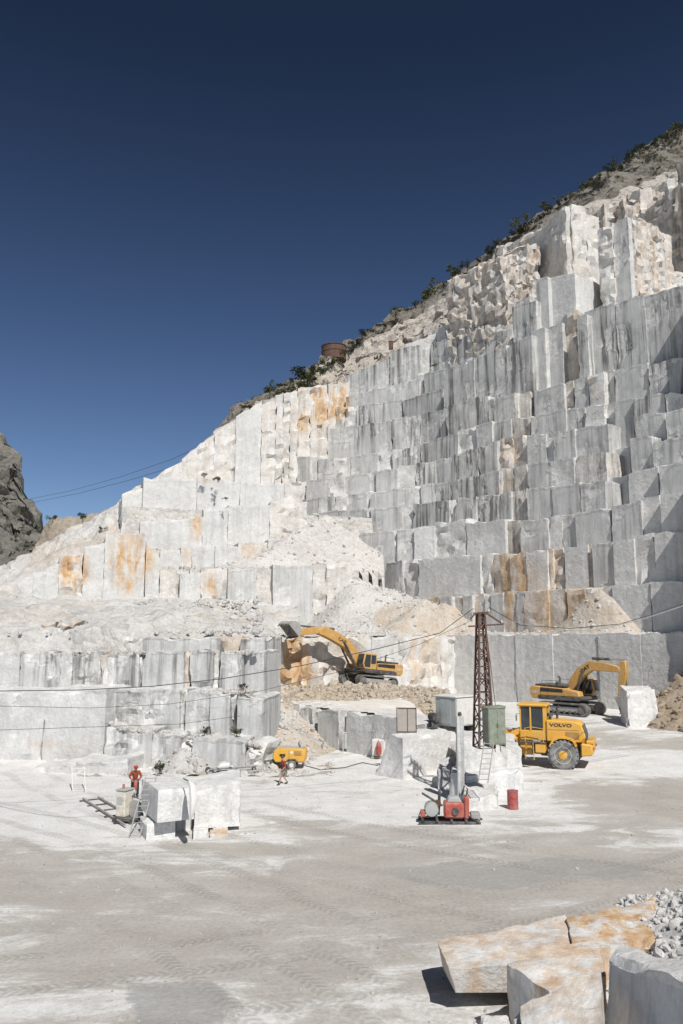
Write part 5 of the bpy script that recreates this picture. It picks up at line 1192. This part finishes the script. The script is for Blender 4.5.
cable('faint lower cable crossing the sky to the white slope', chain_px([(30, 503, 200), (80, 493, 175), (130, 480, 150), (170, 468, 135)]), .035)
cable('dark hose lying in curves on the floor at the lower left', [Vector((v.x, v.y, floor_z(v.x, v.y) + .03)) for v in (on_floor(*q_) for q_ in ((-20, 802), (10, 809), (40, 815), (70, 818), (100, 816), (125, 822)))], .014, 'greyp')
cable('black hose on the floor between the compressor and the big block', [Vector((v.x, v.y, floor_z(v.x, v.y) + .03)) for v in (on_floor(*q_) for q_ in ((305, 766), (320, 770), (345, 768), (362, 763), (378, 766)))], .03)

# ================================================================== VEGETATION AND THE TANK ON THE RIDGE
def crown_mesh(seed, n=520, flat=.75):
    rnd = random.Random(seed); v, f = [], []
    cl = [(Vector((rnd.gauss(0, .42), rnd.gauss(0, .42), rnd.uniform(.25, 1.15) * flat)), rnd.uniform(.22, .5)) for _ in range(9)]
    for i in range(n):
        c, r_ = rnd.choice(cl); d = Vector((rnd.gauss(0, 1), rnd.gauss(0, 1), rnd.gauss(0, 1))).normalized() * r_ * rnd.random() ** .4
        p = c + d; a = Vector((rnd.gauss(0, 1), rnd.gauss(0, 1), rnd.gauss(0, 1))).normalized(); b = a.orthogonal().normalized(); s_ = rnd.uniform(.05, .11)
        k = len(v); v += [tuple(p - a * s_), tuple(p + b * s_ * .6), tuple(p + a * s_), tuple(p - b * s_ * .6)]; f.append((k, k + 1, k + 2, k + 3))
    me = bpy.data.meshes.new('crown'); me.from_pydata(v, [], f); return me
CROWN = [crown_mesh(i, 520 + 60 * i, (.75, .95, .6, 1.1)[i]) for i in range(4)]
for i, m in enumerate(CROWN): m.materials.append(M['leaf2' if i == 2 else 'leaf'])
tk = MB().tube([(0, 0, -.5), (.03, .02, .3), (-.02, .05, .8)], [.09, .06, .03], 6)
for a, b in ((.3, .25), (-.28, .1), (.05, -.3)): tk.tube([(0, .02, .25), (a * .6, b * .6, .55), (a, b, .8)], [.045, .03, .015], 5)
TRUNK = bpy.data.meshes.new('trunk'); TRUNK.from_pydata(tk.v, [], tk.f); TRUNK.materials.append(M['bark'])
def shrub(px, py, Y, wpx, label, kind=0, hs=1.0, name='shrub', group='shrubs along the bare ridge', sink=.1):
    w_ = wpx * Y / F / 1.7; p = at(px, py, Y)
    r = thing(name, label, 'shrub', p - Vector((0, 0, sink * w_)), random.random() * 6.28, group); r.scale = (w_, w_, w_ * hs)
    link('crown', CROWN[kind], None, r); link('trunk', TRUNK, None, r)
RIDX = [(204, 441, 142), (245, 404, 148), (300, 376, 166), (345, 344, 177), (420, 300, 184), (480, 257, 178), (520, 228, 172), (570, 195, 168), (620, 163, 165), (720, 102, 162)]
def ridge(px): return interp([(a, b) for a, b, c in RIDX], px), interp([(a, c) for a, b, c in RIDX], px)
big = ((430, 300, 20, 'largest dark bush on the skyline right of the rusty tank', 0, 1.1), (521, 230, 20, 'rounded olive bush on the skyline left of the rock pinnacle', 2, 1.0), (456, 274, 13, 'pair of dark bush crowns on the skyline above the tan rock', 1, 1.0),
       (468, 266, 12, 'dark bush close beside the twin crowns on the skyline', 0, .9), (548, 209, 12, 'small dark bush on the skyline just left of the pinnacle', 1, .9), (497, 246, 12, 'low dark bush on the skyline below the olive bush', 3, .8),
       (617, 196, 20, 'dark bush on the grey slope behind the pinnacle', 0, .8), (301, 384, 24, 'wide green bush on the ridge over the orange stained face', 1, .9), (270, 393, 15, 'dark bush on the ridge left of the wide green bush', 0, 1.0))
for px, py, w_, lab, k, hs in big: shrub(px, py + 3, ridge(px)[1] - 3, w_ * 1.3, lab, k, hs)
rv = random.Random(4)
lab = 'small dark shrub among the many along the bare skyline ridge'
for px in (236, 243, 250, 257, 263, 278, 285, 291, 309, 316, 323, 330, 352, 362, 373, 384, 396, 408, 416, 444, 478, 487, 507, 514, 532, 540, 558, 566, 575, 584, 592, 600, 608, 616, 628, 633, 641, 648, 655, 663, 669, 676, 682):
    y, Y = ridge(px); shrub(px, y + rv.uniform(1.5, 5), Y - rv.uniform(1, 5), rv.uniform(6, 15), lab, rv.randrange(4), rv.uniform(.6, 1.1))
lab = 'low grey green bush scattered on the rough slope below the skyline'
for _ in range(26):
    px = rv.uniform(232, 345); y, Y = ridge(px); shrub(px, y + rv.uniform(6, 16), Y - rv.uniform(6, 14), rv.uniform(6, 13), lab, rv.randrange(4), .8, group='bushes on the upper slope')
for _ in range(16):
    px = rv.uniform(585, 683); y, Y = ridge(px); shrub(px, y + rv.uniform(8, 40), Y - rv.uniform(3, 8), rv.uniform(4, 8), lab, rv.randrange(4), .7, group='bushes on the upper slope')
for px, py, Y, w_, lab in ((218, 480, 116, 9, 'flat green bush on the ledge of the white left face'), (204, 477, 116, 6, 'tiny bush on the white ledge left of the flat bush'), (226, 499, 112, 5, 'tiny bush growing from the middle of the white face'),
                           (237, 735, 58.2, 12, 'dark green bush on the rubble ledge at the right of the near terrace'), (207, 733, 58.2, 10, 'low green bush on the near terrace left of the dark bush'), (160, 770, 54.5, 13, 'green bush at the foot of the near terrace wall'),
                           (243, 690, 60.3, 9, 'small bush on the upper ledge of the near terrace'), (83, 519, 122, 10, 'dark bush where the white slope meets the sky at left'), (53, 520, 200, 9, 'dark bush beside the distant mountain'),
                           (75, 548, 118, 6, 'low bush on the debris slope at the far left'), (102, 530, 116, 7, 'low bush on the debris slope near the orange face'), (434, 366, 146, 6, 'small bush on the high ledge right of the ridge'), (440, 372, 146, 5, 'tiny bush below the small high ledge bush')):
    shrub(px, py, Y, w_, lab, rv.randrange(4), .9, group='bushes growing on the quarry ledges')
for _ in range(34):
    px = rv.uniform(-2, 44); y = rv.uniform(480, 575)
    if y < interp([(0, 450), (12, 462), (20, 485), (36, 525), (46, 550)], px): continue
    shrub(px, y, 372, rv.uniform(3, 7), 'tiny dark bush scattered over the distant grey mountain', rv.randrange(4), .7, group='bushes on the distant mountain')
p = at(334, 357, 171); r = thing('water_tank', 'round rusty tank on the ridge above the orange stained face', 'tank', p)
MB().lathe([(2.75, -.9), (2.75, .9), (2.85, .95), (2.85, 1.08), (2.75, 1.12), (2.75, 2.2), (2.9, 2.25), (2.9, 2.38), (2.6, 2.4), (2.5, 2.2)], (0, 0, 0), 'z', 32).build('shell', M['rusty'], r)
MB().tube([(2.4, -1.4, 2.4), (2.4, -1.4, 3.0)], .08, 8).build('vent_pipe', M['rusty'], r)
p = at(391, 347, 158); r = thing('hut', 'tiny rusty box standing at the top of the grey benches', 'hut', p)
MB().box(-.45, .45, -.4, .4, -.5, 1.1, .03).build('walls', M['rusty'], r); MB().box(-.5, .5, -.45, .45, 1.1, 1.18, .02).build('roof', M['rusty'], r)
